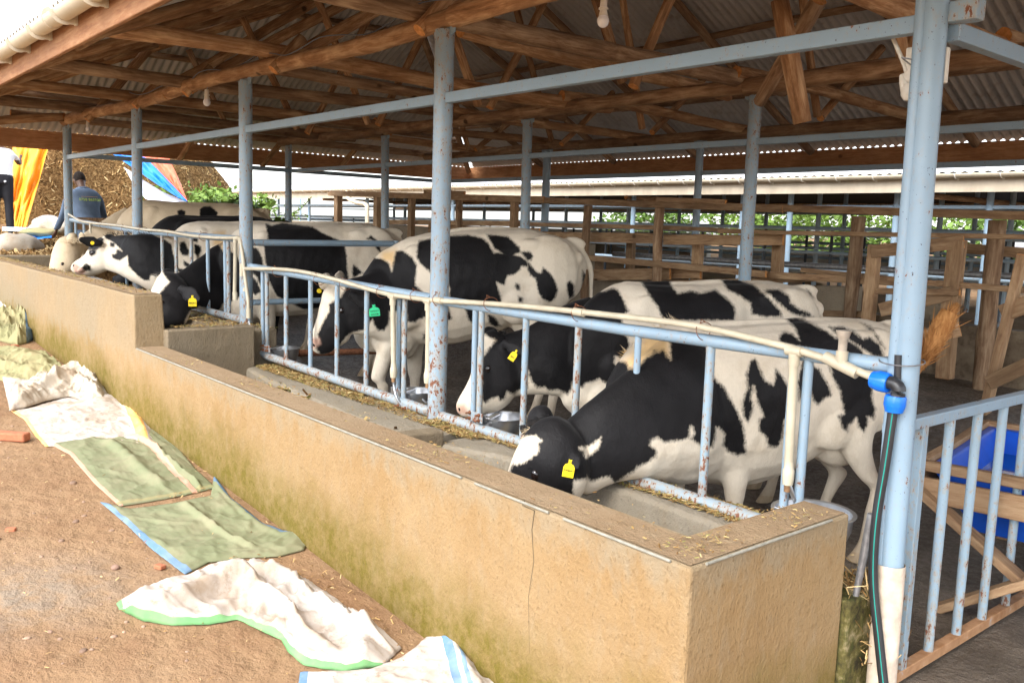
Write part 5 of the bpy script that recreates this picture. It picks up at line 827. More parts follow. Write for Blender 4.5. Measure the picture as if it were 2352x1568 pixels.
def weed(px_, py0, py1, y, lab, seed):
    R = random.Random(seed); A = onY(px_[0], py0, y); B = onY(px_[1], py1, y); t = thing('weed', lab, 'weed', (A.x, A.y, 1.2), 'weeds growing behind the back wall'); b = MB(); P = smooth_path([Vector((A.x, y, .6)), A, A.lerp(B, .5)+Vector((.03, 0, 0)), B], 4); b.tube(P, .009, 6); b.build('stem', M_STEM, t); f = MB()
    for i in range(46):
        p = A.lerp(B, i/46); a = Vector((math.cos(i*2.4), math.sin(i*2.4), .35)); l_ = .13*(1.15-i/60); d = a.cross(Vector((0, 0, 1))).normalized(); f.add([p, p+a*l_*.5+d*l_*.25, p+a*l_, p+a*l_*.5-d*l_*.25], [(0, 1, 2, 3)])
    for j in range(60): p = A+Vector((R.gauss(0, .28), R.gauss(0, .1), R.gauss(.0, .07))); a = Vector((R.gauss(0, 1), R.gauss(0, 1), R.gauss(0, .5))).normalized(); d = a.cross(Vector((0, 0, 1))).normalized(); l_ = .1; f.add([p, p+a*l_*.5+d*l_*.3, p+a*l_, p+a*l_*.5-d*l_*.3], [(0, 1, 2, 3)])
    f.build('foliage', M_LEAF2, t)
weed((612, 614), 500, 455, 6.6, 'upright green weed just right of the third post, growing behind the wall', 5); weed((672, 716), 498, 452, 6.6, 'leaning green weed beside the cream downpipe, growing behind the wall', 6)
for i in range(7): foliage('bush', ('sunlit green bush seen through the rails between posts far behind', 'dense green bush far behind the second shed')[i % 2]+(' at its left end', ' left of the middle', ' near the middle', ' under the lean-to roof', ' right of the lean-to', ' behind the corner post', ' at the far right')[i], 'bush', (-22+i*4.6, 23+(i % 2)*1.5, -.2), (3.4, 1.2, 3.0+.3*(i % 3)), 4200, .22, M_LEAF2 if i % 3 else M_LEAF, 'bushes behind the second shed', seed=20+i, cl=130)
c_ = pt(20, 240, 30); foliage('tree', 'small tree crown just showing under the roof corner at far left', 'tree', (c_.x, c_.y, 1.5), (1.8, 1.8, 3.9), 1500, .25, M_LEAF, seed=9, stems=20)
# ------------------------------------------------------------ silage heap and its loose litter
k = NM('silage', .95, .1); n1 = k.noise(3, 6, .7); n2 = k.noise(22, 6, .75); n3 = k.vor(24); c = k.ramp(n2, [(.36, (.05, .025, .009)), (.5, (.19, .105, .04)), (.66, (.42, .27, .12))]); k.setc(k.mix(k.ramp(n1, [(.35, .5), (.6, 0.)]), c, (.10, .055, .022))); k.bump(n2, 1., .05); M_SIL = k.m
k = NM('straw_chips', .85, .15); ri = k.n('ShaderNodeNewGeometry').outputs['Random Per Island']; k.setc(k.ramp(ri, [(0., (.12, .06, .02)), (.4, (.32, .19, .075)), (.75, (.50, .34, .15)), (1., (.66, .50, .26))])); M_CHIP = k.m
k = NM('fresh_feed', .85, .15); ri = k.n('ShaderNodeNewGeometry').outputs['Random Per Island']; k.setc(k.ramp(ri, [(0., (.15, .075, .025)), (.3, (.30, .185, .07)), (.6, (.40, .28, .12)), (.85, (.24, .23, .07)), (1., (.55, .42, .22))])); M_FEED = k.m
def chips(name, pts, nrm_fn, ln, wd, mat, label=None, cat='feed', parent=None, seed=1, lift=.004, flat_=.35):
    R = random.Random(seed); b = MB()
    for p in pts:
        p = Vector(p); a = Vector((R.gauss(0, 1), R.gauss(0, 1), R.gauss(0, flat_))).normalized(); d = a.cross(Vector((R.gauss(0, .4), R.gauss(0, .4), 1))).normalized(); l_ = ln*R.uniform(.35, 1.4); w_ = wd*R.uniform(.5, 1.4); q_ = p+Vector((0, 0, lift))
        b.add([q_-a*l_/2-d*w_/2, q_+a*l_/2-d*w_/2, q_+a*l_/2+d*w_/2, q_-a*l_/2+d*w_/2, q_+Vector((0, 0, w_*.35))], [(0, 1, 4), (1, 2, 4), (2, 3, 4), (3, 0, 4)])
    o = b.build(name, mat, parent)
    if parent is None: tag(o, label, cat); o['kind'] = 'stuff'
    return o
hc = pt(150, 470, 21.5); hc.z = .85; HP = []
def heap_z(x, y):
    dx, dy = (x-hc.x), (y-hc.y); u_ = (dx*CR.x+dy*CR.y)/4.5; v_ = (dx*CF.x+dy*CF.y)/4.2; r = math.sqrt(u_*u_+v_*v_)
    return hc.z-.2+3.9*max(0, 1-r**2.6)+.30*mn.noise(Vector((x*.9, y*.9, 0)))+.22*mn.noise(Vector((x*2.6, y*2.6, 5)))
b = MB(); N_ = 90; V_ = []
for j in range(N_+1):
    for i in range(N_+1): x = hc.x-6.5+13*i/N_; y = hc.y-6.5+13*j/N_; V_.append((x, y, heap_z(x, y)))
b.add(V_, [(j*(N_+1)+i, j*(N_+1)+i+1, (j+1)*(N_+1)+i+1, (j+1)*(N_+1)+i) for j in range(N_) for i in range(N_)]); ho = b.build('silage_heap', M_SIL, None, smooth='all'); tag(ho, 'tall brown heap of chopped maize silage outside behind the left end of the shed', 'silage heap'); ho['kind'] = 'stuff'
R = random.Random(5); HP = []
while len(HP) < 24000:
    x = hc.x+R.uniform(-6, 6); y = hc.y+R.uniform(-6, 6)
    if (x-hc.x)*CF.x+(y-hc.y)*CF.y > .5: continue
    HP.append((x, y, heap_z(x, y)+.01))
chips('silage_chips', HP, None, .13, .022, M_CHIP, 'loose chopped stalks over the face of the silage heap', seed=6, flat_=1.0)
# litter ledge beyond the far end of the trough
b = MB(); V_ = []; N2 = 40
for j in range(N2+1):
    for i in range(N2+1): x = -17.5+6*i/N2; y = -3+7.5*j/N2; V_.append((x, y, ground_z(x, y)+.05+.10*mn.noise(Vector((x, y, 1)))+max(0, .62-ground_z(x, y))*min(1, max(0, (y+1.6)*2))*(1 if x < -11.9 else 0)))
b.add(V_, [(j*(N2+1)+i, j*(N2+1)+i+1, (j+1)*(N2+1)+i+1, (j+1)*(N2+1)+i) for j in range(N2) for i in range(N2)]); lo = b.build('silage_litter', M_SIL, None, smooth='all'); tag(lo, 'trampled silage litter spread on the ground beyond the far trough end', 'silage litter'); lo['kind'] = 'stuff'
def surf(V_): return [(v[0]+random.uniform(-.09, .09), v[1]+random.uniform(-.09, .09), v[2]) for v in V_ for _ in range(5)]
chips('litter_chips', surf(V_), None, .11, .02, M_CHIP, 'loose straw and stalk pieces on the silage litter', seed=8, flat_=.6, lift=.02)
def feed_strip(n, x0, x1, y0, y1, zf, ln, wd, lab, seed, mat=None, prob=None):
    R = random.Random(seed); P = []
    while len(P) < n:
        x = R.uniform(x0, x1); y = R.uniform(y0, y1)
        if prob and R.random() > prob(x, y): continue
        P.append((x, y, zf(x, y)+R.uniform(0, .012)))
    return chips('feed', P, None, ln, wd, mat or M_FEED, lab, 'feed', seed=seed, flat_=.25)
feed_strip(13000, XE+.05, -.24, -.30, .12, lambda x, y: .047+.012*mn.noise(Vector((x*4, y*4, 0))), .032, .006, 'chopped feed scattered on the curb under the barrier rails', 31, prob=lambda x, y: 0 if y < (-.08 if x > -2.4 else -.16) else .35+.65*(mn.noise(Vector((x*2, y*5, 3))) > -.15))
feed_strip(900, XE-.0, -.3, -.80, -.40, lambda x, y: -.285, .05, .008, 'leftover feed lying in the bottom of the trough', 32)
feed_strip(380, XE+.05, -.12, -1.08, -.82, lambda x, y: .268, .016, .0045, 'feed crumbs sprinkled along the low wall top', 33, prob=lambda x, y: max(0, mn.noise(Vector((x*1.6, y*3, 7)))+.15))
feed_strip(160, -.23, -.07, -1.08, -.19, lambda x, y: .268, .016, .0045, 'feed crumbs sprinkled on the end wall top', 34, prob=lambda x, y: max(0, mn.noise(Vector((x*3, y*3, 7)))+.2))
feed_strip(900, -11.5, XE-.02, -1.08, -.9, lambda x, y: .68, .022, .006, 'feed crumbs along the high wall top', 35)
feed_strip(3500, -11.5, XE-.1, -.85, .12, lambda x, y: .17 if y < -.32 else .345, .05, .009, 'feed lying in the raised far trough', 36)
feed_strip(260, XE+.0, -4.4, -.62, -.36, lambda x, y: -.20+.2*max(0, y+.6), .14, .022, 'coarse stalk pieces piled in the trough by the partition', 37); feed_strip(90, -4.7, -2.9, -.44, -.30, lambda x, y: .02, .10, .02, 'clumps of stalks caught on the curb edge', 38, prob=lambda x, y: 1 if mn.noise(Vector((x*3, 0, 1))) > .15 else .05)
feed_strip(300, XE-.1, XE+.03, -.8, -.15, lambda x, y: .40, .02, .006, 'feed crumbs on the partition top', 39)
# dirt litter on the outside ground
feed_strip(1600, -11, 1.4, -4.6, -1.2, lambda x, y: ground_z(x, y)+.003, .02, .005, 'straw bits scattered over the dirt', 41, mat=M_CHIP)
feed_strip(900, -8.5, -.2, -1.5, -1.12, lambda x, y: ground_z(x, y)+.003, .022, .006, 'straw bits gathered along the foot of the wall', 42, mat=M_CHIP)
def stones(n, lab, seed, r0, r1, mat):
    R = random.Random(seed); b = MB()
    for i in range(n):
        x = R.uniform(-9, 1.2); y = R.uniform(-4.6, -1.25); r = R.uniform(r0, r1); a = R.uniform(0, 6); z = ground_z(x, y); ax = (Vector((math.cos(a), math.sin(a), 0)), Vector((-math.sin(a), math.cos(a), 0)), Vector((0, 0, 1))); ell(b, (x, y, z+r*.1), (r*R.uniform(.8, 1.5), r, r*.6), ax, 7)
    o = b.build('pebbles', mat, None, smooth='all'); tag(o, lab, 'pebbles'); o['kind'] = 'stuff'
stones(110, 'larger brown stones scattered over the dirt yard', 52, .010, .022, flat('stone_mix', (.26, .17, .12), .9, .2, .4, 20))
stones(520, 'small pebbles and clods strewn on the dirt', 51, .004, .012, flat('pebble', (.30, .20, .14), .9, .2, .35, 30))
for px_, py_, s, lab in ((493, 1380, .030, 'brown stone just below the white sack with the green hem'), (265, 1305, .020, 'small brown stone left of the green hemmed sack'), (150, 1100, .022, 'stone')):
    if lab == 'stone': continue
    P = onG(px_, py_); b = MB(); ell(b, P+Vector((0, 0, s*.3)), (s*1.2, s, s*.65), None, 10); o = b.build('stone', flat('stone_%d' % px_, (.30, .19, .14), .9, .2, .25, 25), None, smooth='all'); tag(o, lab, 'stone', 'stones on the dirt')
def brickbit(px_, py_, sx, sy, sz, rz, lab):
    P = onG(px_, py_); b = MB(); b.box(P+Vector((0, 0, sz*.4)), (sx, sy, sz), rz); o = b.build('brick_piece', flat('brick_%d' % px_, (.40, .15, .08), .9, .2, .2, 30), None, bevel=sz*.2); tag(o, lab, 'brick', 'broken brick pieces on the dirt')
brickbit(12, 1008, .34, .08, .06, .75, 'long red brick piece at the left edge below the white sacks'); brickbit(368, 1004+300, .05, .035, .02, .4, 'small red brick chip left of the green sack'); brickbit(35, 797+0, .07, .05, .03, .3, 'brick chip beside the blue and green bag'); brickbit(25, 1219, .05, .03, .02, 1.0, 'small orange brick chip near the left edge')
# ------------------------------------------------------------ sacks
def cloth(name, base, dirt=(.42, .30, .19), amt=.5, weave=260):
    k = NM(name, .8, .2); n1 = k.noise(4, 6, .65); n2 = k.noise(20, 5, .7); wv = k.n('ShaderNodeTexWave'); k.l(k.co, wv.inputs[0]); wv.inputs['Scale'].default_value = weave; wv2 = k.n('ShaderNodeTexWave'); k.l(k.co, wv2.inputs[0]); wv2.inputs['Scale'].default_value = weave; wv2.bands_direction = 'Y'
    c = k.mix(k.math('MULTIPLY', k.ramp(n1, [(.42, 0.), (.7, 1.)]), amt), base, dirt); c = k.mix(k.math('MULTIPLY', k.ramp(n2, [(.56, 0.), (.72, 1.)]), amt), c, tuple(x*.8 for x in dirt)); k.setc(c)
    k.bump(k.math('ADD', wv.outputs['Fac'], wv2.outputs['Fac']), .08, .002); k.bump(n2, .3, .008); return k.m
M_SWHITE = cloth('white_sack', (.50, .455, .41), (.28, .19, .11), .75); M_SCREAM = cloth('cream_sack', (.44, .39, .32), (.34, .24, .15), .7); M_SGREEN = cloth('green_sack', (.185, .20, .11), (.27, .24, .15), .7); M_SKHAKI = cloth('khaki_sack', (.25, .24, .12), (.4, .3, .17), .5)
M_HGREEN = cloth('green_hem', (.14, .32, .13), (.4, .45, .25), .3); M_HBLUE = cloth('blue_hem', (.11, .20, .31), (.35, .4, .45), .5); M_HPINK = cloth('pink_hem', (.55, .28, .20), (.5, .36, .25), .4); M_HORANGE = cloth('orange_hem', (.78, .42, .12), (.8, .6, .4), .4)
def resample(L, n):
    P = [Vector((*p, 0)) for p in L]; d = [0]
    for a, b_ in zip(P[:-1], P[1:]): d.append(d[-1]+(b_-a).length)
    out = []
    for i in range(n+1):
        t = d[-1]*i/n; j = max(k_ for k_ in range(len(d)) if d[k_] <= t+1e-9); j = min(j, len(P)-2); u_ = (t-d[j])/max(1e-9, d[j+1]-d[j]); out.append(P[j].lerp(P[j+1], u_))
    return out
def sack(name, label, top, bot, left=None, right=None, mat=None, hems=(), relief=.035, seed=1, folds=(), nu=110, nv=64, group='empty feed sacks lying along the wall', lift=0.0, fr=(3.0, 7.0), cat='sack'):
    T_, B_ = resample(top, nu), resample(bot, nu); L_ = resample(left or [top[0], bot[0]], nv); R_ = resample(right or [top[-1], bot[-1]], nv); gpt = []
    for j in range(nv+1):
        v = j/nv
        for i in range(nu+1):
            u_ = i/nu; p = T_[i]*(1-v)+B_[i]*v+L_[j]*(1-u_)+R_[j]*u_-(T_[0]*(1-u_)*(1-v)+T_[-1]*u_*(1-v)+B_[0]*(1-u_)*v+B_[-1]*u_*v)
            g = onG(p.x, p.y); e = min(u_, 1-u_, v, 1-v); ed = min(1, e/.10); q_ = Vector((g.x*fr[0], g.y*fr[0], seed)); A1 = g.x*.77-g.y*.64+.25*mn.noise(Vector((g.x*2, g.y*2, seed+2))); A2 = g.x*.64+g.y*.77+.25*mn.noise(Vector((g.x*2, g.y*2, seed+4)))
            rd = lambda x, y, z_, sh: (1-min(1, abs(mn.noise(Vector((x, y, z_))))*sh))**1.6
            h_ = .75*relief*(.3+.8*abs(mn.noise(q_))+.45*rd(A1*fr[1]*.9, A2*fr[1]*.28, seed+5, 3.2)+.30*rd(A1*fr[1]*.35, A2*fr[1]*1.2, seed+15, 3.5)+.16*rd(A1*fr[1]*2, A2*fr[1]*1.2, seed+25, 3.5)+.10*abs(mn.noise(Vector((g.x*34, g.y*34, seed)))))
            fz_ = .35*relief*(1-min(1, abs(mn.noise(Vector((g.x*fr[1], g.y*fr[1]*.7, seed+9)))*5)))
            for (fu0, fv0, fu1, fv1, fw, fh) in folds:
                a = Vector((fu0, fv0)); d = Vector((fu1, fv1))-a; w_ = Vector((u_, v))-a; tt = min(1, max(0, w_.dot(d)/d.length_squared)); dist = (w_-d*tt).length/fw; h_ += fh*math.exp(-dist*dist)
            ge = ground_z(g.x, g.y); corr_ = ge-(G0+G1*g.x); h2 = (max(0, h_)*ed**.7+fz_*ed+.004)
            gpt.append((g.x, g.y, g.z+corr_+lift+h2+.003*mn.noise(Vector((g.x*30, g.y*30, seed)))))
    mats = [mat]+[h_[1] for h_ in hems]; b = MB(); W_ = nu+1; b.v = gpt
    for j in range(nv):
        for i in range(nu):
            m_ = 0; u_, v = (i+.5)/nu, (j+.5)/nv
            for k_, (side, hm, w_) in enumerate(hems):
                if (side == 'T' and v < w_) or (side == 'B' and v > 1-w_) or (side == 'L' and u_ < w_) or (side == 'R' and u_ > 1-w_) or (side[0] == 'u' and abs(u_-float(side[1:])) < w_) or (side[0] == 'v' and abs(v-float(side[1:])) < w_): m_ = k_+1
            b.f.append((j*W_+i, j*W_+i+1, (j+1)*W_+i+1, (j+1)*W_+i)); b.mi.append(m_)
    o = b.build(name, mats, None, smooth='all'); md = o.modifiers.new('s', 'SOLIDIFY'); md.thickness = .0035; tag(o, label, cat, group); return o
sack('feed_sack', 'crumpled white sack with bright green hems in the left foreground', [(268, 1390), (340, 1355), (430, 1322), (505, 1292), (560, 1288), (612, 1303), (680, 1318), (770, 1375), (850, 1442), (922, 1488)], [(274, 1402), (330, 1430), (400, 1442), (480, 1440), (545, 1428), (600, 1452), (648, 1472), (664, 1500), (700, 1530), (790, 1545), (880, 1530)], None, None, M_SWHITE, [('B', M_HGREEN, .045), ('T', M_HGREEN, .022), ('L', M_HGREEN, .015)], .05, 3, [(.10, .9, .42, .45, .07, .08), (.42, .5, .75, .8, .06, .06), (.5, .2, .95, .35, .07, .05), (.86, .15, .93, .85, .06, .035)])
sack('feed_sack', 'white sack with blue stripes cut off by the bottom edge', [(690, 1546), (780, 1546), (850, 1540), (920, 1512), (985, 1462), (1020, 1464), (1080, 1500), (1160, 1560)], [(670, 1700), (800, 1700), (950, 1700), (1100, 1690), (1300, 1680)], None, None, M_SWHITE, [('L', M_HBLUE, .035), ('u0.66', M_HBLUE, .018), ('u0.71', M_HBLUE, .008)], .03, 5, [(.66, 0, .8, 1, .05, .05)])
sack('feed_sack', 'flat green sack with blue rolled hems in the middle of the row', [(230, 1156), (300, 1172), (400, 1158), (488, 1140), (496, 1096)], [(425, 1318), (480, 1295), (560, 1290), (640, 1292), (700, 1280), (718, 1240)], [(230, 1156), (290, 1205), (345, 1260), (425, 1318)], [(492, 1094), (530, 1145), (600, 1200), (650, 1220), (716, 1222)], M_SGREEN, [('L', M_HBLUE, .055), ('R', M_HBLUE, .035)], .024, 7, [(.6, .05, .7, .7, .03, .025), (.97, .05, .96, .9, .025, .03)])
sack('feed_sack', 'faded green sack with pink hems tucked under the big white sack', [(110, 1018), (200, 1006), (300, 1004), (345, 985)], [(275, 1166), (340, 1160), (420, 1150), (488, 1138)], [(110, 1018), (160, 1045), (215, 1110), (275, 1166)], [(350, 985), (400, 1020), (450, 1080), (496, 1120)], M_SGREEN, [('L', M_HPINK, .035), ('v0.97', M_SKHAKI, .02), ('u0.78', M_HPINK, .03)], .022, 9, [(.45, .2, .55, .8, .06, .03), (.78, 0, .86, .95, .02, .035)])
sack('feed_sack', 'large bright white sack with an orange stripe along its right side', [(25, 945), (80, 935), (170, 905), (240, 880), (290, 885)], [(105, 1026), (180, 1022), (260, 1022), (320, 1030), (356, 1022)], [(25, 945), (55, 965), (80, 1000), (105, 1026)], [(290, 885), (325, 940), (345, 980), (356, 1022)], M_SWHITE, [('u0.9', M_HORANGE, .045), ('L', M_HORANGE, .03)], .022, 11, [(.2, .4, .7, .3, .1, .03), (.88, 0, .95, 1, .05, .03)])
sack('feed_sack', 'rolled off-white sack lying on top of the large white sack', [(5, 868), (60, 885), (120, 862), (180, 845), (215, 862), (248, 908)], [(22, 950), (60, 942), (110, 925), (160, 915), (205, 930), (238, 930)], None, None, M_SCREAM, [('L', M_SWHITE, .1)], .07, 13, [(.05, .8, .5, .6, .12, .07), (.5, .6, 1, .75, .12, .07), (.7, .1, .95, .6, .08, .05)], lift=.02)
sack('feed_sack', 'crumpled khaki green sack left of the rolled white one', [(-60, 815), (0, 808), (70, 806), (100, 808), (135, 835), (182, 865)], [(-60, 880), (0, 872), (60, 888), (100, 885), (140, 882), (176, 884)], None, None, M_SKHAKI, [('T', M_HPINK, .05)], .05, 15, [(.1, .6, .9, .75, .1, .06), (.3, .1, .7, .4, .1, .04)])
sack('feed_sack', 'small white sack with a green hem at the left edge', [(-70, 705), (-20, 690), (22, 690), (32, 705)], [(-70, 760), (-20, 752), (20, 755), (44, 738)], None, None, M_SWHITE, [('R', M_HGREEN, .12), ('T', M_HGREEN, .06)], .10, 17, [(.2, .4, .9, .6, .2, .08)], lift=.03)
sack('feed_sack', 'bulging green and blue bag end against the foot of the high wall', [(-60, 745), (0, 745), (40, 738), (62, 745), (80, 742)], [(-60, 785), (0, 785), (40, 795), (62, 790), (82, 778)], None, None, M_SKHAKI, [('R', M_HBLUE, .16)], .16, 19, [(.2, .5, .9, .5, .25, .12)], fr=(5., 9.))
# ------------------------------------------------------------ things by the heap
def sheetZ(name, label, top, bot, Zt, Zb, mat, seed, amp=.12, nu=40, nv=30, cat='tarpaulin', hems=()):
    T_, B_ = resample(top, nu), resample(bot, nu); b = MB(); V_ = []
    for j in range(nv+1):
        for i in range(nu+1):
            v = j/nv; p = T_[i]*(1-v)+B_[i]*v; Z_ = Zt+(Zb-Zt)*v+amp*(mn.noise(Vector((i*.09+j*.03, j*.07, seed)))+.35*mn.noise(Vector((i*.22+j*.15, j*.2, seed)))); V_.append(pt(p.x, p.y, Z_))
    b.add(V_, [(j*(nu+1)+i, j*(nu+1)+i+1, (j+1)*(nu+1)+i+1, (j+1)*(nu+1)+i) for j in range(nv) for i in range(nu)]); b.mi = [0]*len(b.f); o = b.build(name, mat, None, smooth='all'); md = o.modifiers.new('s', 'SOLIDIFY'); md.thickness = .01; tag(o, label, cat, 'tarpaulins over the silage heap'); return o
tarp = lambda n_, c: flat(n_, c, .45, .4, .12, 3)
sheetZ('tarpaulin', 'orange yellow tarpaulin hanging over the heap at left', [(30, 318), (80, 318), (118, 318)], [(28, 524), (48, 526), (60, 524)], 17.6, 16.6, tarp('orange_tarp', (.80, .33, .02)), 1, .30)
sheetZ('tarpaulin', 'bright blue tarpaulin strip running down beside the red one', [(255, 352), (300, 358), (335, 362)], [(405, 452), (418, 458), (432, 464)], 17.2, 16.6, tarp('blue_tarp', (.015, .20, .72)), 2)
sheetZ('tarpaulin', 'red orange tarpaulin at the right edge of the heap', [(322, 356), (355, 360), (388, 362)], [(425, 458), (428, 460), (431, 462)], 17.5, 16.8, tarp('red_tarp', (.80, .16, .08)), 3)
sheetZ('tarpaulin', 'pale grey tarpaulin below the blue strip', [(285, 384), (330, 415), (370, 440), (430, 466)], [(310, 430), (335, 458), (370, 468), (428, 470)], 17.0, 16.5, tarp('grey_tarp', (.62, .64, .68)), 4)
def lump(name, label, px_, py_, Z_, r, mat, seed, cat='sack', grp=None):
    c = pt(px_, py_, Z_); b = MB(); ell(b, c, r, (CR.normalized(), Vector((0, 0, 1)).cross(CR).normalized(), Vector((0, 0, 1))), 30); b.v = [tuple(Vector(v)+(Vector(v)-c)*(.35*mn.noise(Vector(v)*2.2/max(r)+Vector((seed, 0, 0)))+.15*mn.noise(Vector(v)*6/max(r)))) for v in b.v]; o = b.build(name, mat, None, smooth='all'); md = o.modifiers.new('s', 'SUBSURF'); md.levels = md.render_levels = 1; tag(o, label, cat, grp)
lump('silage_lump', 'pale fallen sack of feed lying in the litter at the left edge', 38, 565, 13.6, (.40, .3, .20), M_SCREAM, 1)
lump('sack_bundle', 'bundle of white and green sacks at the foot of the far left post', 125, 522, 15.6, (.42, .3, .16), M_SCREAM, 2); lump('sack_bundle', 'white cloth with pink print behind the far left post', 112, 512, 16.2, (.28, .2, .13), M_SWHITE, 3); lump('sack_bundle', 'flattened khaki sack on the litter left of the far post', 92, 534, 15.2, (.35, .25, .08), M_SKHAKI, 4)
sheetZ('tarpaulin', 'folded blue sheet lying on the litter near the white shirted person', [(50, 536), (80, 538), (118, 538)], [(52, 544), (85, 548), (120, 545)], 15.2, 14.9, bpy.data.materials['blue_tarp'], 8, .1)
b = MB(); A = pt(50, 527, 15.3); b.box(A, (.5, .35, .07), .6); o = b.build('plastic_sheet', flat('pale_blue_plastic', (.55, .65, .78), .5, .4), None, bevel=.01); tag(o, 'pale blue folded plastic lying at the feet of the white shirted person', 'plastic sheet')
# wooden board at the far end behind the barrier
b = MB(); A, B = onX(160, 505, -12.4), onX(290, 503, -12.4); b.box(((A.x+B.x)/2, (A.y+B.y)/2, A.z-.05), (.06, abs(B.y-A.y), .18)); b.box((A.x, (A.y+B.y)/2, .55), (.05, abs(B.y-A.y), .7)); o = b.build('end_board', M_PLANK, None); tag(o, 'brown board closing the far end of the shed below the blue overalls', 'board')
# blue water trough in its timber cradle behind the gate
wt_ = thing('water_trough', 'blue plastic water trough in a crossed timber cradle behind the gate', 'water trough', onY(2260, 1150, 1.7)+Vector((0, 0, -.3)))
M_TR = flat('blue_tub', (.01, .10, .62), .35, .5, .15, 5); TY = 1.45
def tp(px_, py_, y=TY): return onY(px_, py_, y)
O = tp(2135, 1065, 1.15); O2 = tp(2270, 985, 2.4); e1 = Vector((.85, .12, 0)); 
rimL = [O, O2, O2+e1*1.1, O+e1*1.1]; zr = O.z
rim = [Vector((p.x, p.y, zr)) for p in rimL]
b = MB(); lowr = [Vector((p.x, p.y, zr-.34)) for p in rim]; cen = sum(rim, Vector())/4; inn = [cen+(p-cen)*.90 for p in rim]; bot = [cen+(p-cen)*.55-Vector((0, 0, .30)) for p in rim]; outb = [cen+(p-cen)*.62-Vector((0, 0, .36)) for p in rim]
V_ = rim+inn+bot+outb; b.add(V_, [(i, (i+1) % 4, 4+(i+1) % 4, 4+i) for i in range(4)]+[(4+i, 4+(i+1) % 4, 8+(i+1) % 4, 8+i) for i in range(4)]+[(8, 9, 10, 11)]+[(i, 12+i, 12+(i+1) % 4, (i+1) % 4) for i in range(4)]+[(12, 13, 14, 15)]); b.build('tub', M_TR, wt_, bevel=.01)
b = MB(); wl = [cen+(p-cen)*.80-Vector((0, 0, .12)) for p in rim]; b.add(wl, [(0, 1, 2, 3)]); k = NM('water', .05, .6); k.b.inputs['Base Color'].default_value = (.01, .10, .45, 1); b.build('water_surface', k.m, wt_)
b = MB(); P = cen+(rim[1]-cen)*.55+(rim[2]-cen)*.35; b.lathe([(0, .012), (.03, .012), (.035, 0), (.02, -.01)], P+Vector((0, 0, -.06)), 14); b.build('inlet', M_WHITEP, wt_, smooth=True)
for i in range(4):
    a, d = rim[i]+(rim[i]-cen)*.06, rim[(i+1) % 4]+(rim[(i+1) % 4]-cen)*.06; plank('cradle_plank', a+Vector((0, 0, -.0)), d+Vector((0, 0, 0)), .05, .05, wt_); plank('cradle_plank', a+Vector((0, 0, -.12)), d+Vector((0, 0, -.12)), .12, .03, wt_, None, PI/2)
fa, fb = rim[0]+(rim[0]-cen)*.10, rim[3]+(rim[3]-cen)*.10; dz = Vector((0, 0, 1))
plank('cross_leg', fa-dz*.1, fb-dz*.80, .10, .04, wt_); plank('cross_leg', fb-dz*.1+Vector((0, -.05, 0)), fa-dz*.80+Vector((0, -.05, 0)), .10, .04, wt_)
fa, fb = rim[1]+(rim[1]-cen)*.10, rim[2]+(rim[2]-cen)*.10; plank('cross_leg', fa-dz*.1, fb-dz*.80, .10, .04, wt_); plank('cross_leg', fb-dz*.1+Vector((0, -.05, 0)), fa-dz*.80+Vector((0, -.05, 0)), .10, .04, wt_)
# fibres of dry feed caught at the foot of the corner post
R = random.Random(9); P0 = onY(1965, 1370, .0); chips('feed', [P0+Vector((R.gauss(0, .05), R.gauss(0, .05), R.uniform(-.25, .12))) for _ in range(380)], None, .07, .006, M_CHIP, 'dry orange feed fibres caught between the wall end and corner post', seed=10, flat_=1.2)
# ------------------------------------------------------------ people
M_SKIN = flat('dark_skin', (.09, .045, .028), .5, .4, .15, 20); M_SHIRTW = flat('white_shirt', (.78, .78, .80), .85, .2, .06, 8); M_TROU = flat('black_trousers', (.02, .02, .024), .85, .2, .2, 8); M_COVER = flat('blue_overalls', (.13, .18, .26), .9, .2, .25, 5); M_HAIR = flat('short_hair', (.02, .016, .014), .9, .1, .3, 60); M_SHOE = flat('dark_shoes', (.03, .03, .035), .6, .3)
def remeshed(b, name, mat, parent, vox):
    raw = b.build('raw', mat); md = raw.modifiers.new('r', 'REMESH'); md.mode = 'VOXEL'; md.voxel_size = vox; md.use_smooth_shade = True; md2 = raw.modifiers.new('s', 'SMOOTH'); md2.iterations = 5; md2.factor = .6
    bpy.context.view_layer.update(); me = bpy.data.meshes.new_from_object(raw.evaluated_get(bpy.context.evaluated_depsgraph_get())); bpy.data.objects.remove(raw); L = wloc(parent)
    co_ = np.zeros(len(me.vertices)*3); me.vertices.foreach_get('co', co_); me.vertices.foreach_set('co', (co_.reshape(-1, 3)-np.array(L)).ravel()); me.name = name; me.polygons.foreach_set('use_smooth', [True]*len(me.polygons)); me.update()
    o = bpy.data.objects.new(name, me); C.objects.link(o); o.parent = parent; return o
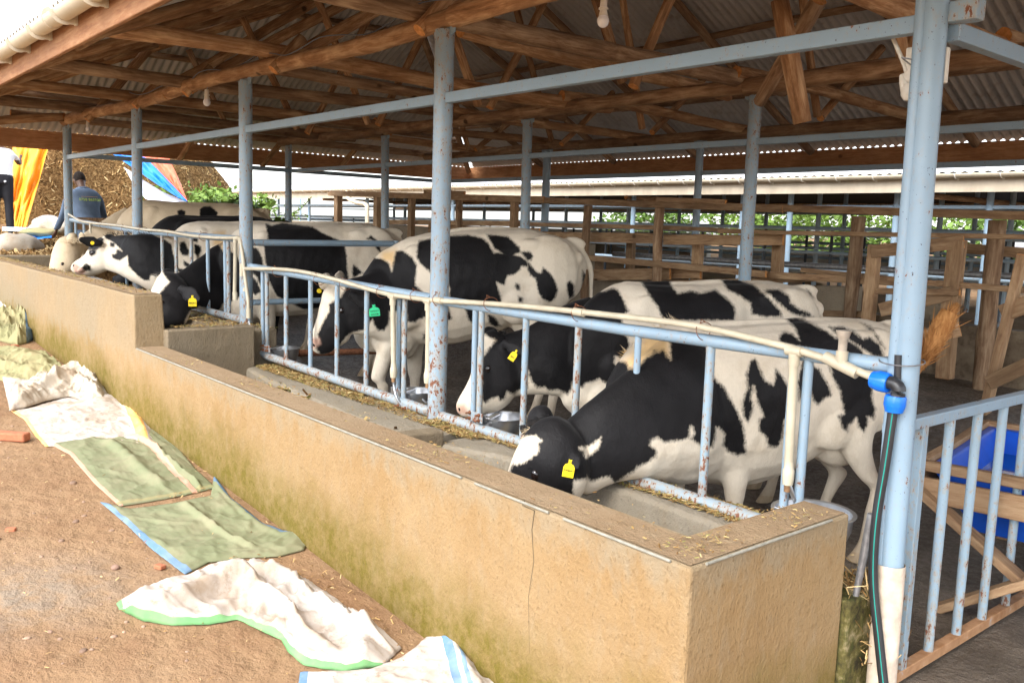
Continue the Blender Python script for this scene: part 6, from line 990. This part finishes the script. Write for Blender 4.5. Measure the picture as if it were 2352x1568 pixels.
def person(label, foot, face, H_, bend, arms, topmat, botmat, one_piece=False, legspread=.11, headdown=.0):
    """foot: ground point, face: facing angle, bend: forward lean of the trunk (rad), arms: per side (shoulder pitch, elbow bend, outward)"""
    root = thing('person', label, 'person', foot); F = Vector((math.cos(face), math.sin(face), 0)); Lf = Vector((-F.y, F.x, 0)); Z = Vector((0, 0, 1)); s = H_/1.75; O = Vector(foot)
    hip = O+Z*.92*s-F*.10*bend*s; up = (Z*math.cos(bend)+F*math.sin(bend)).normalized(); fr = (F*math.cos(bend)-Z*math.sin(bend)).normalized()
    T = lambda x, y, z: hip+fr*(x*s)+Lf*(y*s)+up*(z*s); body = MB(); top = MB(); low = MB(); shoe = MB()
    tor = [(0, .165, .11, -.06), (0, .16, .105, .08), (0, .165, .11, .22), (.0, .185, .115, .36), (0, .195, .11, .46), (0, .15, .085, .53), (0, .065, .06, .57)]
    loft(body, [(T(x, 0, z), Lf, fr, w_*s*.92, d_*s*.92, d_*s*.92) for x, w_, d_, z in tor], 18, 3)
    loft(top, [(T(x, 0, z), Lf, fr, w_*s*1.12, d_*s*1.15, d_*s*1.15) for x, w_, d_, z in tor[:-1]]+[(T(0, 0, .545), Lf, fr, .07*s, .065*s, .065*s)], 20, 3)
    nk = (up+F*headdown).normalized(); nb = T(.0, 0, .53); hc_ = nb+nk*.20*s+fr*.02*s; hf = (fr-nk*fr.dot(nk)).normalized(); loft(body, [(nb-nk*.03*s, Lf, fr, .06*s, .06*s, .06*s), (nb+nk*.06*s, Lf, hf, .052*s, .055*s, .055*s), (nb+nk*.12*s, Lf, hf, .055*s, .06*s, .06*s)], 14, 3)
    ell(body, hc_, (.098*s, .076*s, .122*s), (hf, Lf, nk), 18); ell(body, hc_+hf*.095*s-nk*.01*s, (.02*s, .014*s, .022*s), (hf, Lf, nk)); ell(body, hc_+hf*.06*s-nk*.085*s, (.035*s, .04*s, .03*s), (hf, Lf, nk))
    for g in (1, -1): ell(body, hc_+Lf*g*.078*s-nk*.01*s, (.018*s, .012*s, .03*s), (hf, Lf, nk), 10)
    for g, (pt_, eb, ow) in zip((1, -1), arms):
        sh = T(0, g*.185, .46); d1 = (-up*math.cos(pt_)+fr*math.sin(pt_)+Lf*g*ow).normalized(); el = sh+d1*.29*s; d2 = (d1*math.cos(eb)+(fr*math.cos(pt_)+up*math.sin(pt_))*math.sin(eb)).normalized(); wr = el+d2*.25*s
        loft(body, [(sh, Lf, fr, .05*s, .05*s, .05*s), (sh.lerp(el, .5), Lf, fr, .045*s, .045*s, .045*s), (el, Lf, fr, .038*s, .038*s, .038*s), (el.lerp(wr, .4), Lf, fr, .038*s, .038*s, .038*s), (wr, Lf, fr, .026*s, .026*s, .026*s), (wr+d2*.06*s, Lf, fr, .036*s, .022*s, .022*s), (wr+d2*.10*s, Lf, fr, .032*s, .016*s, .016*s)], 12, 3)
        for q_ in range(4): a = wr+d2*.09*s+Lf*((q_-1.5)*.019*s); loft(body, [(a, Lf, fr, .009*s, .009*s, .009*s), (a+d2*.04*s, Lf, fr, .009*s, .009*s, .009*s), (a+d2*(.065-.008*abs(q_-1.4))*s+fr*.02*s, Lf, fr, .007*s, .007*s, .007*s)], 6, 2)
        a = wr+d2*.03*s; loft(body, [(a, Lf, fr, .01*s, .01*s, .01*s), (a-Lf*g*.04*s+d2*.035*s+fr*.01*s, Lf, fr, .008*s, .008*s, .008*s)], 6, 2)
        sl_ = [(sh-Lf*g*.03*s, Lf, fr, .075*s, .08*s, .08*s), (sh+d1*.07*s, Lf, fr, .068*s, .072*s, .072*s), (sh.lerp(el, .6), Lf, fr, .062*s, .064*s, .064*s)]
        if one_piece: sl_ += [(el, Lf, fr, .056*s, .058*s, .058*s), (wr, Lf, fr, .048*s, .048*s, .048*s)]
        loft(top, sl_, 14, 3)
    for g in (1, -1):
        hp_ = hip+Lf*g*.09*s-Z*.02*s; ft = O+Lf*g*legspread*s+Z*.09*s; kn = hp_.lerp(ft, .48)+F*.03*s*(1+bend)
        loft(body, [(hp_, Lf, F, .078*s, .085*s, .085*s), (hp_.lerp(kn, .5), Lf, F, .068*s, .072*s, .072*s), (kn, Lf, F, .052*s, .055*s, .055*s), (kn.lerp(ft, .35), Lf, F, .05*s, .056*s, .056*s), (ft, Lf, F, .035*s, .04*s, .04*s)], 12, 3)
        loft(low, [(hp_+Z*.08*s, Lf, F, .10*s, .12*s, .12*s), (hp_.lerp(kn, .5), Lf, F, .088*s, .092*s, .092*s), (kn, Lf, F, .072*s, .078*s, .078*s), (kn.lerp(ft, .5), Lf, F, .068*s, .072*s, .072*s), (ft+Z*.0, Lf, F, .064*s, .07*s, .07*s)], 14, 3)
        loft(shoe, [(ft-Z*.05*s-F*.06*s, Lf, Z, .036*s, .035*s, .035*s), (ft-Z*.05*s+F*.02*s, Lf, Z, .042*s, .045*s, .035*s), (ft-Z*.06*s+F*.11*s, Lf, Z, .045*s, .03*s, .025*s), (ft-Z*.065*s+F*.17*s, Lf, Z, .035*s, .018*s, .018*s)], 12, 3)
    loft(low, [(hip-up*.07*s, Lf, fr, .17*s, .125*s, .125*s), (hip+up*.05*s, Lf, fr, .178*s, .125*s, .125*s), (hip+up*.12*s, Lf, fr, .17*s, .12*s, .12*s)], 18, 3)
    remeshed(body, 'body', M_SKIN, root, .016); remeshed(top, 'overalls' if one_piece else 'shirt', topmat, root, .018); remeshed(low, 'overall_legs' if one_piece else 'trousers', botmat, root, .018); shoe.build('shoes', M_SHOE, root, smooth='all')
    hb_ = MB(); ell(hb_, hc_-hf*.012*s+nk*.018*s, (.094*s, .080*s, .115*s), (hf, Lf, nk), 18); hb_.build('hair', M_HAIR, root, smooth='all'); return root, T, up, Lf, fr, s
zf = lambda x, y: max(.62 if y > -1.2 else 0, ground_z(x, y))
cz = pt(200, 455, 13.9); f0 = math.atan2(CF.y, CF.x)
pb_, T_, up_, Lf_, fr_, s_ = person('person in blue overalls seen from behind, working bent over by the silage heap', (cz.x, cz.y, .08), f0+.75, 1.94, .42, ((.55, .25, .30), (.55, .25, .30)), M_COVER, M_COVER, True, headdown=.25)
lettering('back_lettering', [('0758 863930', 0.0)], T_(-.134, -.03, .335), -Lf_, up_, -fr_, .062, flat('lime_print', (.45, .62, .12), .7), pb_)
lettering('back_lettering', [('DAIRY FARM', 0.0)] if False else [('---------------', 0.0)], T_(-.134, -.03, .385), -Lf_, up_, -fr_, .05, flat('orange_print', (.62, .36, .2), .7), pb_)
b = MB(); b.tube([T_(math.cos(a)*.075, math.sin(a)*.085, .545+.01*math.cos(a)) for a in [i*2*PI/18 for i in range(19)]], .018, 8, cap=False, flat=1.6); b.build('collar', M_COVER, pb_, smooth=True)
cz = pt(8, 536, 15.9)
person('person in a white shirt and black trousers cut off by the left edge', (cz.x, cz.y, cz.z), f0+.5, 1.80, .05, ((.2, .3, .15), (.9, 1.3, .35)), M_SHIRTW, M_TROU, False)
bpy.context.view_layer.update()
